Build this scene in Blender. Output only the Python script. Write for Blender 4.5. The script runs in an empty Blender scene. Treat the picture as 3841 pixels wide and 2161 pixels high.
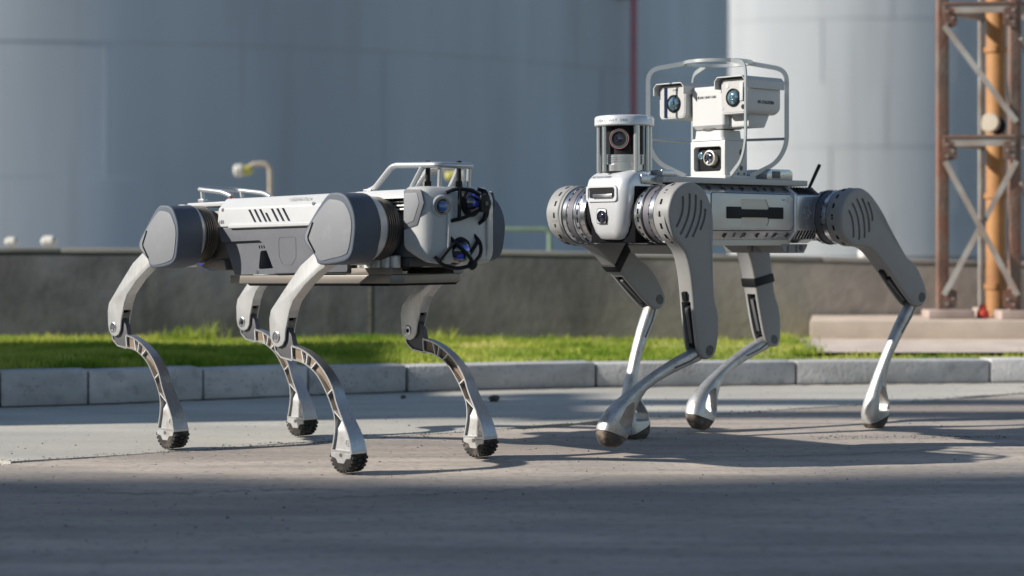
import bpy, bmesh, math, random
from mathutils import Vector, Matrix
random.seed(7)
R = math.radians
SC = bpy.context.scene
COL = SC.collection

# ------------------------------------------------------------------ camera
cam = bpy.data.cameras.new('camera')
cam.sensor_width = 36.0
cam.lens = 64.6
cam.shift_y = -0.0483
cam.clip_start = 0.05
cam.clip_end = 600
cam.dof.use_dof = True
cam.dof.focus_distance = 4.22
cam.dof.aperture_fstop = 2.9
cam_o = bpy.data.objects.new('camera', cam)
COL.objects.link(cam_o)
cam_o.location = (0, 0, 0.5)
cam_o.rotation_euler = (R(90), 0, 0)
SC.camera = cam_o

# ------------------------------------------------------------------ sky and sun
ELEV = R(28)
SUN_XY = Vector((-0.984, -0.178))
world = bpy.data.worlds.new('World')
SC.world = world
world.use_nodes = True
wn = world.node_tree
sky = wn.nodes.new('ShaderNodeTexSky')
sky.sky_type = 'NISHITA'
sky.sun_disc = False
sky.sun_elevation = ELEV
sky.sun_rotation = math.atan2(SUN_XY.x, SUN_XY.y)
sky.altitude = 0
sky.air_density = 1.0
sky.dust_density = 0.3
wn.links.new(sky.outputs[0], wn.nodes['Background'].inputs[0])
wn.nodes['Background'].inputs[1].default_value = 0.086
sl = bpy.data.lights.new('sun', 'SUN')
sl.energy = 5.0
sl.angle = R(0.7)
sl.color = (1.0, 0.955, 0.89)
sun = bpy.data.objects.new('sun', sl)
COL.objects.link(sun)
sdir = Vector((-SUN_XY.x * math.cos(ELEV), -SUN_XY.y * math.cos(ELEV), -math.sin(ELEV)))
sun.rotation_euler = sdir.to_track_quat('-Z', 'Y').to_euler()
sun.location = (-12, -3, 8)
SC.view_settings.view_transform = 'Standard'
SC.view_settings.look = 'None'
SC.view_settings.exposure = 0.40
SC.view_settings.gamma = 1.0
SC.view_settings.use_curve_mapping = False
SC.render.engine = 'CYCLES'
SC.cycles.use_denoising = True
SC.cycles.max_bounces = 8
SC.cycles.sample_clamp_indirect = 6

# ------------------------------------------------------------------ materials
MATS = {}
def mat(name, col, rough=0.5, metal=0.0, var=0.0, vs=8.0, col2=None, bump=0.0, bs=120.0,
        stretch=(1, 1, 1), coat=0.0, spec=0.5, detail=5.0, lo=0.35, hi=0.65, rvar=0.0, world_space=False):
    m = bpy.data.materials.new(name)
    m.use_nodes = True
    nt = m.node_tree
    b = nt.nodes['Principled BSDF']
    b.inputs['Roughness'].default_value = rough
    b.inputs['Metallic'].default_value = metal
    b.inputs['Coat Weight'].default_value = coat
    b.inputs['Specular IOR Level'].default_value = spec
    b.inputs['Base Color'].default_value = (*col, 1)
    tc = nt.nodes.new('ShaderNodeTexCoord')
    mp = nt.nodes.new('ShaderNodeMapping')
    mp.inputs['Scale'].default_value = stretch
    if world_space:
        gm = nt.nodes.new('ShaderNodeNewGeometry')
        nt.links.new(gm.outputs['Position'], mp.inputs[0])
    else:
        nt.links.new(tc.outputs['Object'], mp.inputs[0])
    if var > 0 or col2:
        n = nt.nodes.new('ShaderNodeTexNoise')
        n.inputs['Scale'].default_value = vs
        n.inputs['Detail'].default_value = detail
        n.inputs['Roughness'].default_value = 0.6
        nt.links.new(mp.outputs[0], n.inputs[0])
        cr = nt.nodes.new('ShaderNodeValToRGB')
        cr.color_ramp.elements[0].position = lo
        cr.color_ramp.elements[1].position = hi
        c2 = col2 if col2 else tuple(c * (1 - var) for c in col)
        cr.color_ramp.elements[0].color = (*c2, 1)
        cr.color_ramp.elements[1].color = (*col, 1)
        nt.links.new(n.outputs[0], cr.inputs[0])
        nt.links.new(cr.outputs[0], b.inputs['Base Color'])
        if rvar > 0:
            mr = nt.nodes.new('ShaderNodeMapRange')
            mr.inputs[3].default_value = rough + rvar
            mr.inputs[4].default_value = max(0.05, rough - rvar)
            nt.links.new(n.outputs[0], mr.inputs[0])
            nt.links.new(mr.outputs[0], b.inputs['Roughness'])
    if bump > 0:
        n2 = nt.nodes.new('ShaderNodeTexNoise')
        n2.inputs['Scale'].default_value = bs
        n2.inputs['Detail'].default_value = 4
        nt.links.new(mp.outputs[0], n2.inputs[0])
        bp = nt.nodes.new('ShaderNodeBump')
        bp.inputs['Strength'].default_value = bump
        bp.inputs['Distance'].default_value = 0.01
        nt.links.new(n2.outputs[0], bp.inputs['Height'])
        nt.links.new(bp.outputs[0], b.inputs['Normal'])
    MATS[name] = m
    return m

def speckle(m, scale, dark, amount, size=0.18):
    """dark pits or flecks over a material's colour"""
    nt = m.node_tree
    b = nt.nodes['Principled BSDF']
    src = b.inputs['Base Color'].links[0].from_socket if b.inputs['Base Color'].links else None
    v = nt.nodes.new('ShaderNodeTexVoronoi')
    v.inputs['Scale'].default_value = scale
    gm = nt.nodes.new('ShaderNodeNewGeometry')
    nt.links.new(gm.outputs['Position'], v.inputs['Vector'])
    lt = nt.nodes.new('ShaderNodeMath'); lt.operation = 'LESS_THAN'; lt.inputs[1].default_value = size
    nt.links.new(v.outputs['Distance'], lt.inputs[0])
    ml = nt.nodes.new('ShaderNodeMath'); ml.operation = 'MULTIPLY'; ml.inputs[1].default_value = amount
    nt.links.new(lt.outputs[0], ml.inputs[0])
    mx = nt.nodes.new('ShaderNodeMix'); mx.data_type = 'RGBA'
    nt.links.new(ml.outputs[0], mx.inputs['Factor'])
    if src: nt.links.new(src, mx.inputs['A'])
    else: mx.inputs['A'].default_value = b.inputs['Base Color'].default_value
    mx.inputs['B'].default_value = (*dark, 1)
    nt.links.new(mx.outputs['Result'], b.inputs['Base Color'])

def patches(m, scale, col, amount, lo=0.45, hi=0.6, stretch=(1, 1, 1), detail=4.0, offset=(0, 0, 0)):
    """broad stains laid over a material's colour, in world space"""
    nt = m.node_tree; b = nt.nodes['Principled BSDF']
    src = b.inputs['Base Color'].links[0].from_socket if b.inputs['Base Color'].links else None
    gm = nt.nodes.new('ShaderNodeNewGeometry'); mp = nt.nodes.new('ShaderNodeMapping')
    mp.inputs['Scale'].default_value = stretch; mp.inputs['Location'].default_value = offset
    nt.links.new(gm.outputs['Position'], mp.inputs[0])
    n = nt.nodes.new('ShaderNodeTexNoise'); n.inputs['Scale'].default_value = scale; n.inputs['Detail'].default_value = detail
    nt.links.new(mp.outputs[0], n.inputs[0])
    mr = nt.nodes.new('ShaderNodeMapRange'); mr.inputs[1].default_value = lo; mr.inputs[2].default_value = hi
    mr.inputs[3].default_value = 0; mr.inputs[4].default_value = amount
    nt.links.new(n.outputs[0], mr.inputs[0])
    mx = nt.nodes.new('ShaderNodeMix'); mx.data_type = 'RGBA'
    nt.links.new(mr.outputs[0], mx.inputs['Factor'])
    if src: nt.links.new(src, mx.inputs['A'])
    else: mx.inputs['A'].default_value = b.inputs['Base Color'].default_value
    mx.inputs['B'].default_value = (*col, 1)
    nt.links.new(mx.outputs['Result'], b.inputs['Base Color'])

def per_object(m, amount):
    """slightly different shade for every stone"""
    nt = m.node_tree; b = nt.nodes['Principled BSDF']
    src = b.inputs['Base Color'].links[0].from_socket
    oi = nt.nodes.new('ShaderNodeObjectInfo'); mr = nt.nodes.new('ShaderNodeMapRange')
    mr.inputs[3].default_value = 1 - amount; mr.inputs[4].default_value = 1 + amount * .4
    nt.links.new(oi.outputs['Random'], mr.inputs[0])
    mx = nt.nodes.new('ShaderNodeVectorMath'); mx.operation = 'SCALE'
    nt.links.new(src, mx.inputs[0]); nt.links.new(mr.outputs[0], mx.inputs['Scale'])
    nt.links.new(mx.outputs[0], b.inputs['Base Color'])

# ------------------------------------------------------------------ mesh helpers
def merge(bm, tmp):
    bmesh.ops.recalc_face_normals(tmp, faces=tmp.faces)
    me = bpy.data.meshes.new('t'); tmp.to_mesh(me); tmp.free()
    bm.from_mesh(me); bpy.data.meshes.remove(me)

def bevel(tmp, w, seg=2, ang=25):
    if w <= 0: return
    tmp.normal_update()
    ed = [e for e in tmp.edges if len(e.link_faces) == 2 and e.calc_face_angle(0) > R(ang)]
    bmesh.ops.bevel(tmp, geom=ed, offset=w, segments=seg, affect='EDGES', profile=0.6, clamp_overlap=True)

def rp(poly, r, n=4):
    """polygon with its corners rounded"""
    out = []
    m = len(poly)
    for i in range(m):
        a, p, c = Vector(poly[i - 1]), Vector(poly[i]), Vector(poly[(i + 1) % m])
        u, w = (a - p), (c - p)
        lu, lw = u.length, w.length
        u.normalize(); w.normalize()
        co = max(-1, min(1, u.dot(w)))
        th = math.acos(co)
        if th > R(172): out.append(tuple(p)); continue
        d = min(r / max(0.05, math.tan(th / 2)), lu * 0.48, lw * 0.48)
        s, e = p + u * d, p + w * d
        for k in range(n + 1):
            t = k / n
            q = s * (1 - t) ** 2 + p * 2 * t * (1 - t) + e * t * t
            out.append((q.x, q.y))
    return out

def prism(bm, poly, c0, c1, ax='y', bev=0.0, seg=2, fn=None):
    """polygon extruded along axis ax; polygon coords are the other two axes in x,y,z order"""
    t = bmesh.new()
    def P(p, c):
        if ax == 'y': v = (p[0], c, p[1])
        elif ax == 'x': v = (c, p[0], p[1])
        else: v = (p[0], p[1], c)
        return v
    a = [t.verts.new(P(p, c0)) for p in poly]
    b = [t.verts.new(P(p, c1)) for p in poly]
    t.faces.new(a); t.faces.new(b[::-1])
    n = len(poly)
    for i in range(n):
        t.faces.new((a[i - 1], a[i], b[i], b[i - 1]))
    bmesh.ops.recalc_face_normals(t, faces=t.faces)
    bevel(t, bev, seg)
    if fn:
        for v in t.verts: v.co = fn(v.co)
    merge(bm, t)

def box(bm, c, s, bev=0.0, seg=2, rot=None, fn=None):
    t = bmesh.new()
    bmesh.ops.create_cube(t, size=1)
    for v in t.verts: v.co = Vector((v.co.x * s[0], v.co.y * s[1], v.co.z * s[2]))
    bevel(t, bev, seg)
    M = Matrix.Translation(c)
    if rot is not None: M = M @ rot.to_4x4()
    bmesh.ops.transform(t, matrix=M, verts=t.verts)
    if fn:
        for v in t.verts: v.co = fn(v.co)
    merge(bm, t)

def basis(axis):
    a = Vector(axis).normalized()
    h = Vector((0, 0, 1)) if abs(a.z) < 0.9 else Vector((1, 0, 0))
    u = h.cross(a).normalized()
    return a, u, a.cross(u)

def lathe(bm, prof, o, axis, seg=32, fn=None, a0=0.0, a1=2 * math.pi):
    """profile [(h, r)] turned about the axis through o"""
    a, u, w = basis(axis); o = Vector(o)
    t = bmesh.new()
    rings = []
    full = abs(a1 - a0 - 2 * math.pi) < 1e-6
    ns = seg if full else seg + 1
    for h, r in prof:
        if r < 1e-6:
            rings.append([t.verts.new(o + a * h)])
        else:
            rings.append([t.verts.new(o + a * h + (u * math.cos(a0 + (a1 - a0) * k / seg) + w * math.sin(a0 + (a1 - a0) * k / seg)) * r) for k in range(ns)])
    for i in range(len(rings) - 1):
        p, q = rings[i], rings[i + 1]
        for k in range(seg if full else seg):
            k2 = (k + 1) % ns
            if len(p) == 1 and len(q) == 1: continue
            if len(p) == 1: t.faces.new((p[0], q[k2], q[k]))
            elif len(q) == 1: t.faces.new((p[k], p[k2], q[0]))
            else: t.faces.new((p[k], p[k2], q[k2], q[k]))
    if full and prof[0] != prof[-1]:
        if len(rings[0]) > 1: t.faces.new(rings[0])
        if len(rings[-1]) > 1: t.faces.new(rings[-1])
    if fn:
        for v in t.verts: v.co = fn(v.co)
    merge(bm, t)

def cyl(bm, p0, p1, r, r1=None, seg=20, fn=None):
    p0, p1 = Vector(p0), Vector(p1)
    L = (p1 - p0).length
    r1 = r if r1 is None else r1
    lathe(bm, [(0, r), (L, r1)], p0, p1 - p0, seg, fn)

def spline(pts, n=6, closed=False):
    P = [Vector(p) for p in pts]
    out = []
    m = len(P)
    rng = range(m if closed else m - 1)
    for i in rng:
        p1, p2 = P[i], P[(i + 1) % m]
        p0 = P[i - 1] if (closed or i > 0) else p1 * 2 - p2
        p3 = P[(i + 2) % m] if (closed or i + 2 < m) else p2 * 2 - p1
        for k in range(n):
            t = k / n
            out.append(0.5 * ((2 * p1) + (p2 - p0) * t + (2 * p0 - 5 * p1 + 4 * p2 - p3) * t * t + (3 * p1 - p0 - 3 * p2 + p3) * t ** 3))
    if not closed: out.append(P[-1])
    return out

def fillet3(pts, r, n=5):
    P = [Vector(p) for p in pts]
    out = [P[0]]
    for i in range(1, len(P) - 1):
        a, p, c = P[i - 1], P[i], P[i + 1]
        u, w = a - p, c - p
        d = min(r, u.length * 0.48, w.length * 0.48)
        s, e = p + u.normalized() * d, p + w.normalized() * d
        for k in range(n + 1):
            t = k / n
            out.append(s * (1 - t) ** 2 + p * 2 * t * (1 - t) + e * t * t)
    out.append(P[-1])
    return out

def sweep(bm, pts, sec, up=(0, 0, 1), closed=False, scale=None, fn=None):
    """2-D section swept along points; section x lies along side, y along up"""
    P = [Vector(p) for p in pts]
    t = bmesh.new()
    n = len(P)
    rings = []
    upv = Vector(up)
    for i, p in enumerate(P):
        if closed: d = P[(i + 1) % n] - P[i - 1]
        else: d = P[min(i + 1, n - 1)] - P[max(i - 1, 0)]
        d.normalize()
        s = d.cross(upv)
        if s.length < 1e-4: s = d.cross(Vector((1, 0.2, 0)))
        s.normalize()
        w = s.cross(d).normalized()
        k = scale[i] if scale else 1.0
        rings.append([t.verts.new(p + s * (x * k) + w * (y * k)) for x, y in sec])
    m = len(sec)
    for i in range(n if closed else n - 1):
        a, b = rings[i], rings[(i + 1) % n]
        for k in range(m):
            t.faces.new((a[k - 1], a[k], b[k], b[k - 1]))
    if not closed:
        t.faces.new(rings[0]); t.faces.new(rings[-1])
    if fn:
        for v in t.verts: v.co = fn(v.co)
    merge(bm, t)

def tube(bm, pts, r, seg=10, closed=False, fn=None):
    # parallel-transported round tube
    P = [Vector(p) for p in pts]
    t = bmesh.new(); n = len(P); rings = []
    prev = None
    for i, p in enumerate(P):
        if closed: d = (P[(i + 1) % n] - P[i - 1]).normalized()
        else: d = (P[min(i + 1, n - 1)] - P[max(i - 1, 0)]).normalized()
        if prev is None: _, u, w = basis(d)
        else:
            u = prev - d * prev.dot(d)
            u.normalize(); w = d.cross(u)
        prev = u
        rings.append([t.verts.new(p + (u * math.cos(2 * math.pi * k / seg) + w * math.sin(2 * math.pi * k / seg)) * r) for k in range(seg)])
    for i in range(n if closed else n - 1):
        a, b = rings[i], rings[(i + 1) % n]
        for k in range(seg):
            t.faces.new((a[k - 1], a[k], b[k], b[k - 1]))
    if not closed:
        t.faces.new(rings[0]); t.faces.new(rings[-1])
    if fn:
        for v in t.verts: v.co = fn(v.co)
    merge(bm, t)

def loft(bm, rings, fn=None, cap=True):
    t = bmesh.new()
    RR = [[t.verts.new(p) for p in r] for r in rings]
    m = len(RR[0])
    for i in range(len(RR) - 1):
        a, b = RR[i], RR[i + 1]
        for k in range(m):
            t.faces.new((a[k - 1], a[k], b[k], b[k - 1]))
    if cap:
        t.faces.new(RR[0]); t.faces.new(RR[-1])
    if fn:
        for v in t.verts: v.co = fn(v.co)
    merge(bm, t)

def rrect(w, h, r, n=4):
    """half sizes, corner radius"""
    out = []
    for cx, cy, a in ((w - r, h - r, 0), (-w + r, h - r, 90), (-w + r, -h + r, 180), (w - r, -h + r, 270)):
        for k in range(n + 1):
            t = R(a + 90 * k / n)
            out.append((cx + r * math.cos(t), cy + r * math.sin(t)))
    return out

def sphere(bm, c, r, seg=24, rings=14):
    t = bmesh.new()
    bmesh.ops.create_uvsphere(t, u_segments=seg, v_segments=rings, radius=1)
    for v in t.verts: v.co = Vector((v.co.x * r[0] + c[0], v.co.y * r[1] + c[1], v.co.z * r[2] + c[2]))
    merge(bm, t)

def shade(me, ang=32):
    b = bmesh.new(); b.from_mesh(me)
    b.normal_update()
    for fc in b.faces: fc.smooth = True
    for e in b.edges:
        e.smooth = not (len(e.link_faces) != 2 or e.calc_face_angle(0) > R(ang))
    b.to_mesh(me); b.free()

def obj(name, bm, m, parent=None, label=None, cat=None, group=None, kind=None, ang=32):
    me = bpy.data.meshes.new(name)
    bm.to_mesh(me); bm.free()
    shade(me, ang)
    me.materials.append(MATS[m] if isinstance(m, str) else m)
    o = bpy.data.objects.new(name, me)
    COL.objects.link(o)
    if parent is not None: o.parent = parent
    return tag(o, label, cat, group, kind)

def tag(o, label=None, cat=None, group=None, kind=None):
    if label: o['label'] = label
    if cat: o['category'] = cat
    if group: o['group'] = group
    if kind: o['kind'] = kind
    return o

def empty(name, loc, rz, label, cat, group=None):
    o = bpy.data.objects.new(name, None)
    o.empty_display_size = 0.1
    COL.objects.link(o)
    o.location = loc; o.rotation_euler = (0, 0, rz)
    return tag(o, label, cat, group)

def cut(o, cbm, ang=32):
    """subtract cutter geometry from a mesh object"""
    me = bpy.data.meshes.new('cutter'); cbm.to_mesh(me); cbm.free()
    c = bpy.data.objects.new('cutter', me); COL.objects.link(c)
    c.matrix_world = o.matrix_world
    par = o.parent; o.parent = None
    md = o.modifiers.new('b', 'BOOLEAN'); md.object = c; md.solver = 'EXACT'; md.operation = 'DIFFERENCE'
    bpy.context.view_layer.update()
    dg = bpy.context.evaluated_depsgraph_get()
    nm = bpy.data.meshes.new_from_object(o.evaluated_get(dg))
    o.modifiers.clear()
    old = o.data; nm.name = old.name
    o.data = nm
    bpy.data.meshes.remove(old)
    bpy.data.objects.remove(c); bpy.data.meshes.remove(me)
    shade(nm, ang)
    o.parent = par
    return o

def text(name, body, size, M, m, parent, extr=0.0003, sx=1.0):
    cu = bpy.data.curves.new(name, 'FONT')
    cu.body = body; cu.size = size; cu.extrude = extr
    cu.align_x = 'CENTER'; cu.align_y = 'CENTER'
    cu.resolution_u = 3
    o = bpy.data.objects.new(name, cu); COL.objects.link(o)
    bpy.context.view_layer.update()
    dg = bpy.context.evaluated_depsgraph_get()
    me = bpy.data.meshes.new_from_object(o.evaluated_get(dg))
    bpy.data.objects.remove(o); bpy.data.curves.remove(cu)
    me.transform(M @ Matrix.Diagonal((sx, 1, 1, 1)))
    me.materials.clear(); me.materials.append(MATS[m])
    o = bpy.data.objects.new(name, me); COL.objects.link(o); o.parent = parent
    return o

def frame(o, xdir, ydir):
    x = Vector(xdir).normalized(); y = Vector(ydir); y = (y - x * y.dot(x)).normalized(); z = x.cross(y)
    M = Matrix((x, y, z)).transposed().to_4x4(); M.translation = Vector(o)
    return M

# ------------------------------------------------------------------ material table
mat('road', (0.53, 0.45, 0.375), 0.85, var=0.3, vs=5, bump=0.5, bs=120, stretch=(0.35, 1.6, 1), world_space=True, col2=(0.34, 0.30, 0.26))
speckle(MATS['road'], 160, (0.13, 0.115, 0.10), 0.5, 0.16)
mat('slab', (0.53, 0.50, 0.43), 0.85, var=0.2, vs=5, bump=0.2, bs=160, stretch=(0.4, 1.2, 1), world_space=True, col2=(0.42, 0.40, 0.35))
speckle(MATS['slab'], 140, (0.16, 0.15, 0.135), 0.4, 0.15)
mat('earth', (0.06, 0.05, 0.04), 0.95, var=0.4, vs=20)
mat('grit', (0.20, 0.18, 0.155), 0.95, var=0.5, vs=40, bump=0.5, bs=200)
mat('soil', (0.42, 0.44, 0.14), 0.95, var=0.5, vs=9, bump=0.5, bs=60)
mat('pink_paving', (0.62, 0.52, 0.44), 0.85, var=0.2, vs=6, bump=0.1)
mat('kerb', (0.60, 0.585, 0.57), 0.8, var=0.18, vs=14, bump=0.25, bs=90, world_space=True)
speckle(MATS['kerb'], 55, (0.12, 0.12, 0.13), 0.6, 0.16)
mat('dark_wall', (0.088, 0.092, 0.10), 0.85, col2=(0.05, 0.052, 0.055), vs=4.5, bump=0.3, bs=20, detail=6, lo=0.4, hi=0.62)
mat('wall_cap', (0.27, 0.255, 0.235), 0.85, var=0.25, vs=6)
mat('tan_wall', (0.33, 0.275, 0.23), 0.85, col2=(0.20, 0.175, 0.155), vs=4.0, bump=0.3, bs=20, detail=6)
mat('ledge', (0.55, 0.45, 0.36), 0.85, var=0.25, vs=5)
mat('footing', (0.45, 0.35, 0.30), 0.85, var=0.25, vs=9)
mat('tank_blue', (0.60, 0.66, 0.71), 0.6, var=0.16, vs=0.35, stretch=(1, 1, 0.12), detail=3)
mat('tank_white', (0.66, 0.68, 0.68), 0.55, var=0.10, vs=0.4, stretch=(1, 1, 0.12), detail=3)
mat('red_paint', (0.45, 0.05, 0.075), 0.5, var=0.2, vs=5)
mat('green_paint', (0.22, 0.30, 0.19), 0.6, var=0.2, vs=8)
mat('dark_steel', (0.06, 0.065, 0.07), 0.5, 0.4)
mat('rust', (0.21, 0.095, 0.062), 0.8, col2=(0.18, 0.15, 0.12), vs=7, bump=0.3, bs=60)
mat('weathered_steel', (0.36, 0.35, 0.325), 0.6, var=0.35, vs=8, col2=(0.25, 0.19, 0.15))
mat('orange_pipe', (0.46, 0.225, 0.075), 0.6, col2=(0.28, 0.125, 0.045), vs=4)
mat('lamp_tan', (0.50, 0.42, 0.32), 0.55, var=0.2, vs=12)
mat('lamp_yellow', (0.45, 0.42, 0.10), 0.5)
mat('off_white', (0.66, 0.63, 0.56), 0.5, var=0.1, vs=10)
mat('shed', (0.32, 0.33, 0.34), 0.7, var=0.15, vs=2)
mat('stone_bit', (0.09, 0.085, 0.08), 0.9, var=0.4, vs=80)
# robot materials
mat('white_shell', (0.47, 0.47, 0.465), 0.38, var=0.03, vs=30, bump=0.02, bs=900)
mat('head_shaded_white', (0.43, 0.43, 0.415), 0.42, var=0.05, vs=20, bump=0.02, bs=900)  # shell white greyed down to paint shade into the head
mat('grey_shell', (0.10, 0.104, 0.118), 0.55, var=0.06, vs=25, bump=0.06, bs=1400)
mat('cover_grey', (0.185, 0.19, 0.20), 0.55, bump=0.08, bs=1600)
mat('navy_rubber', (0.070, 0.086, 0.112), 0.6, bump=0.10, bs=1500)
mat('brushed', (0.58, 0.575, 0.565), 0.38, 0.65, var=0.12, vs=260, stretch=(1, 1, 0.06), bump=0.04, bs=400)
mat('satin', (0.66, 0.65, 0.63), 0.42, 0.4, var=0.06, vs=40)
mat('shank_metal', (0.50, 0.50, 0.50), 0.38, 0.85, var=0.15, vs=200, stretch=(1, 1, 0.1), bump=0.04, bs=400)
mat('foot_silver', (0.46, 0.455, 0.445), 0.42, 0.5, var=0.12, vs=60)
mat('pocket_metal', (0.24, 0.18, 0.13), 0.5, 0.4, var=0.2, vs=50)
mat('dark_cast', (0.10, 0.10, 0.105), 0.5, 0.3)
mat('black_plastic', (0.012, 0.012, 0.013), 0.5, spec=0.18)
mat('black_matte', (0.008, 0.008, 0.009), 0.9, spec=0.1)
mat('rubber', (0.028, 0.025, 0.022), 0.85, var=0.4, vs=90, bump=0.2, bs=600)
mat('bronze', (0.22, 0.195, 0.17), 0.45, 0.55, var=0.08, vs=30)
mat('glass_dark', (0.010, 0.010, 0.022), 0.05, coat=1.0, spec=0.8)
mat('glass_blue', (0.05, 0.08, 0.55), 0.15, 0.0, coat=1.0, spec=0.8)
mat('glass_green', (0.02, 0.55, 0.25), 0.15, 0.0, coat=1.0)
mat('glass_cyan', (0.015, 0.09, 0.30), 0.1, 0.0, coat=1.0)
mat('lens_pale', (0.20, 0.32, 0.38), 0.06, 0.7, coat=1.0, spec=0.8)
mat('pink_coat', (0.42, 0.16, 0.20), 0.25, 0.5, coat=0.6)
mat('red_strip', (0.5, 0.05, 0.03), 0.5)
mat('tube_silver', (0.48, 0.49, 0.49), 0.34, 0.6)
mat('b_grey', (0.27, 0.265, 0.255), 0.55, var=0.05, vs=25, bump=0.06, bs=1300)
mat('b_silver', (0.47, 0.475, 0.48), 0.27, 0.75, var=0.04, vs=20)
mat('b_panel', (0.47, 0.465, 0.455), 0.38, 0.6, var=0.04, vs=20, bump=0.03, bs=900)
mat('b_tan', (0.55, 0.51, 0.44), 0.5, 0.3)
mat('b_chrome', (0.58, 0.58, 0.59), 0.22, 0.95, var=0.12, vs=60)
mat('b_knurl', (0.13, 0.125, 0.14), 0.55, 0.2, var=0.3, vs=500)
mat('b_white', (0.52, 0.515, 0.495), 0.42, var=0.02, vs=30)
mat('b_head', (0.62, 0.625, 0.63), 0.33, 0.35)
mat('b_plate', (0.40, 0.395, 0.38), 0.5, 0.2)
mat('b_face', (0.42, 0.41, 0.39), 0.6, bump=0.1, bs=900)
mat('cast_leg', (0.56, 0.55, 0.53), 0.44, 0.7, var=0.25, vs=18, bump=0.12, bs=300, rvar=0.1)
mat('sole', (0.045, 0.042, 0.04), 0.75, var=0.3, vs=40, col2=(0.10, 0.075, 0.055))
mat('ink', (0.045, 0.05, 0.055), 0.6)
mat('ink_pale', (0.52, 0.52, 0.50), 0.5)
mat('ink_grey', (0.25, 0.25, 0.26), 0.6)
mat('navy_gloss', (0.01, 0.02, 0.06), 0.15, coat=0.8)
# round emblem: fine dot print
em = mat('emblem', (0.34, 0.34, 0.34), 0.5, 0.2)
speckle(em, 260, (0.07, 0.07, 0.07), 1.0, 0.45)
patches(MATS['road'], 0.9, (0.24, 0.20, 0.17), 0.75, .46, .66, (0.45, 1.2, 1))
patches(MATS['road'], 3.0, (0.26, 0.23, 0.20), 0.5, .52, .64, (0.25, 2.2, 1), 8.0, (3, 1, 0))
patches(MATS['road'], 60, (0.16, 0.14, 0.125), 0.55, .55, .68, (0.6, 1, 1), 6.0)
patches(MATS['slab'], 1.1, (0.36, 0.34, 0.30), 0.6, .46, .62, (0.4, 1.4, 1))
patches(MATS['slab'], 70, (0.26, 0.245, 0.22), 0.45, .56, .68, (0.6, 1, 1), 6.0)
patches(MATS['kerb'], 3.5, (0.34, 0.33, 0.32), 0.5, .48, .62, (1, 1, 2.2))
patches(MATS['kerb'], 24, (0.30, 0.29, 0.28), 0.5, .58, .68)
per_object(MATS['kerb'], 0.18)
patches(MATS['tank_blue'], 0.5, (0.36, 0.40, 0.43), 0.5, .45, .62, (1, 1, 0.15))
patches(MATS['tank_blue'], 1.6, (0.34, 0.33, 0.32), 0.35, .58, .72, (1.4, 1.4, 0.06), 5.0)
patches(MATS['tank_white'], 1.2, (0.48, 0.49, 0.49), 0.45, .5, .68, (1.2, 1.2, 0.08))
patches(MATS['white_shell'], 9, (0.46, 0.45, 0.43), 0.35, .5, .75)
patches(MATS['grey_shell'], 12, (0.13, 0.13, 0.135), 0.5, .5, .7)
patches(MATS['navy_rubber'], 16, (0.10, 0.105, 0.115), 0.5, .5, .7)
patches(MATS['b_grey'], 14, (0.25, 0.235, 0.21), 0.5, .5, .72)
patches(MATS['b_panel'], 14, (0.36, 0.35, 0.335), 0.45, .5, .72)
patches(MATS['b_white'], 16, (0.52, 0.50, 0.46), 0.4, .52, .72)
patches(MATS['shank_metal'], 20, (0.34, 0.30, 0.26), 0.45, .52, .70)
patches(MATS['rust'], 6, (0.10, 0.07, 0.06), 0.7, .5, .65)
patches(MATS['brushed'], 30, (0.40, 0.37, 0.33), 0.4, .52, .70)
patches(MATS['cast_leg'], 26, (0.30, 0.235, 0.175), 0.55, .54, .70)
patches(MATS['foot_silver'], 40, (0.30, 0.26, 0.22), 0.6, .48, .66)
patches(MATS['rubber'], 50, (0.16, 0.135, 0.11), 0.6, .5, .66)
patches(MATS['sole'], 45, (0.24, 0.18, 0.13), 0.7, .5, .66)
patches(MATS['cover_grey'], 40, (0.24, 0.24, 0.24), 0.4, .56, .72)
# stained wall, darker on the left to paint in shade, tan on the right
def wall_shade_mix(m, other):
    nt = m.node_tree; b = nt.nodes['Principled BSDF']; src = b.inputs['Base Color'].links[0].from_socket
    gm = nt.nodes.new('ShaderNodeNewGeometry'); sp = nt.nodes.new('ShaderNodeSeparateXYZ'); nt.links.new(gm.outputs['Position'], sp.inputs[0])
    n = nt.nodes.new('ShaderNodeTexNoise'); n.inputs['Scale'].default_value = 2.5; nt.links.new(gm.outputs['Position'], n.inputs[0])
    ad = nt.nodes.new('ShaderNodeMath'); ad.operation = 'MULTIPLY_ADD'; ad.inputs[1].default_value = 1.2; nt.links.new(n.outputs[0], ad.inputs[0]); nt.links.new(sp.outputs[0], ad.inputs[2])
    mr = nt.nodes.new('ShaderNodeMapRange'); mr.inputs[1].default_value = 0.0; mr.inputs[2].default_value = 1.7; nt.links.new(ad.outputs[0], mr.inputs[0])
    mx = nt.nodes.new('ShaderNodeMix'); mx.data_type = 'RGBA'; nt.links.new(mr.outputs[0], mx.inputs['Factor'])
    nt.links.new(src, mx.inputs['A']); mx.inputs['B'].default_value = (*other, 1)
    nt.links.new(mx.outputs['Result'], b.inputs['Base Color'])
wall_shade_mix(MATS['dark_wall'], (0.30, 0.265, 0.23))
patches(MATS['dark_wall'], 2.2, (0.055, 0.054, 0.053), 0.65, .48, .64, (1, 1, .8), 7.0)
patches(MATS['dark_wall'], 9, (0.17, 0.165, 0.155), 0.3, .56, .70, (1, 1, .35), 5.0)
# brown stains on the cast legs
speckle(MATS['cast_leg'], 95, (0.22, 0.15, 0.10), 0.35, 0.2)

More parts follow.
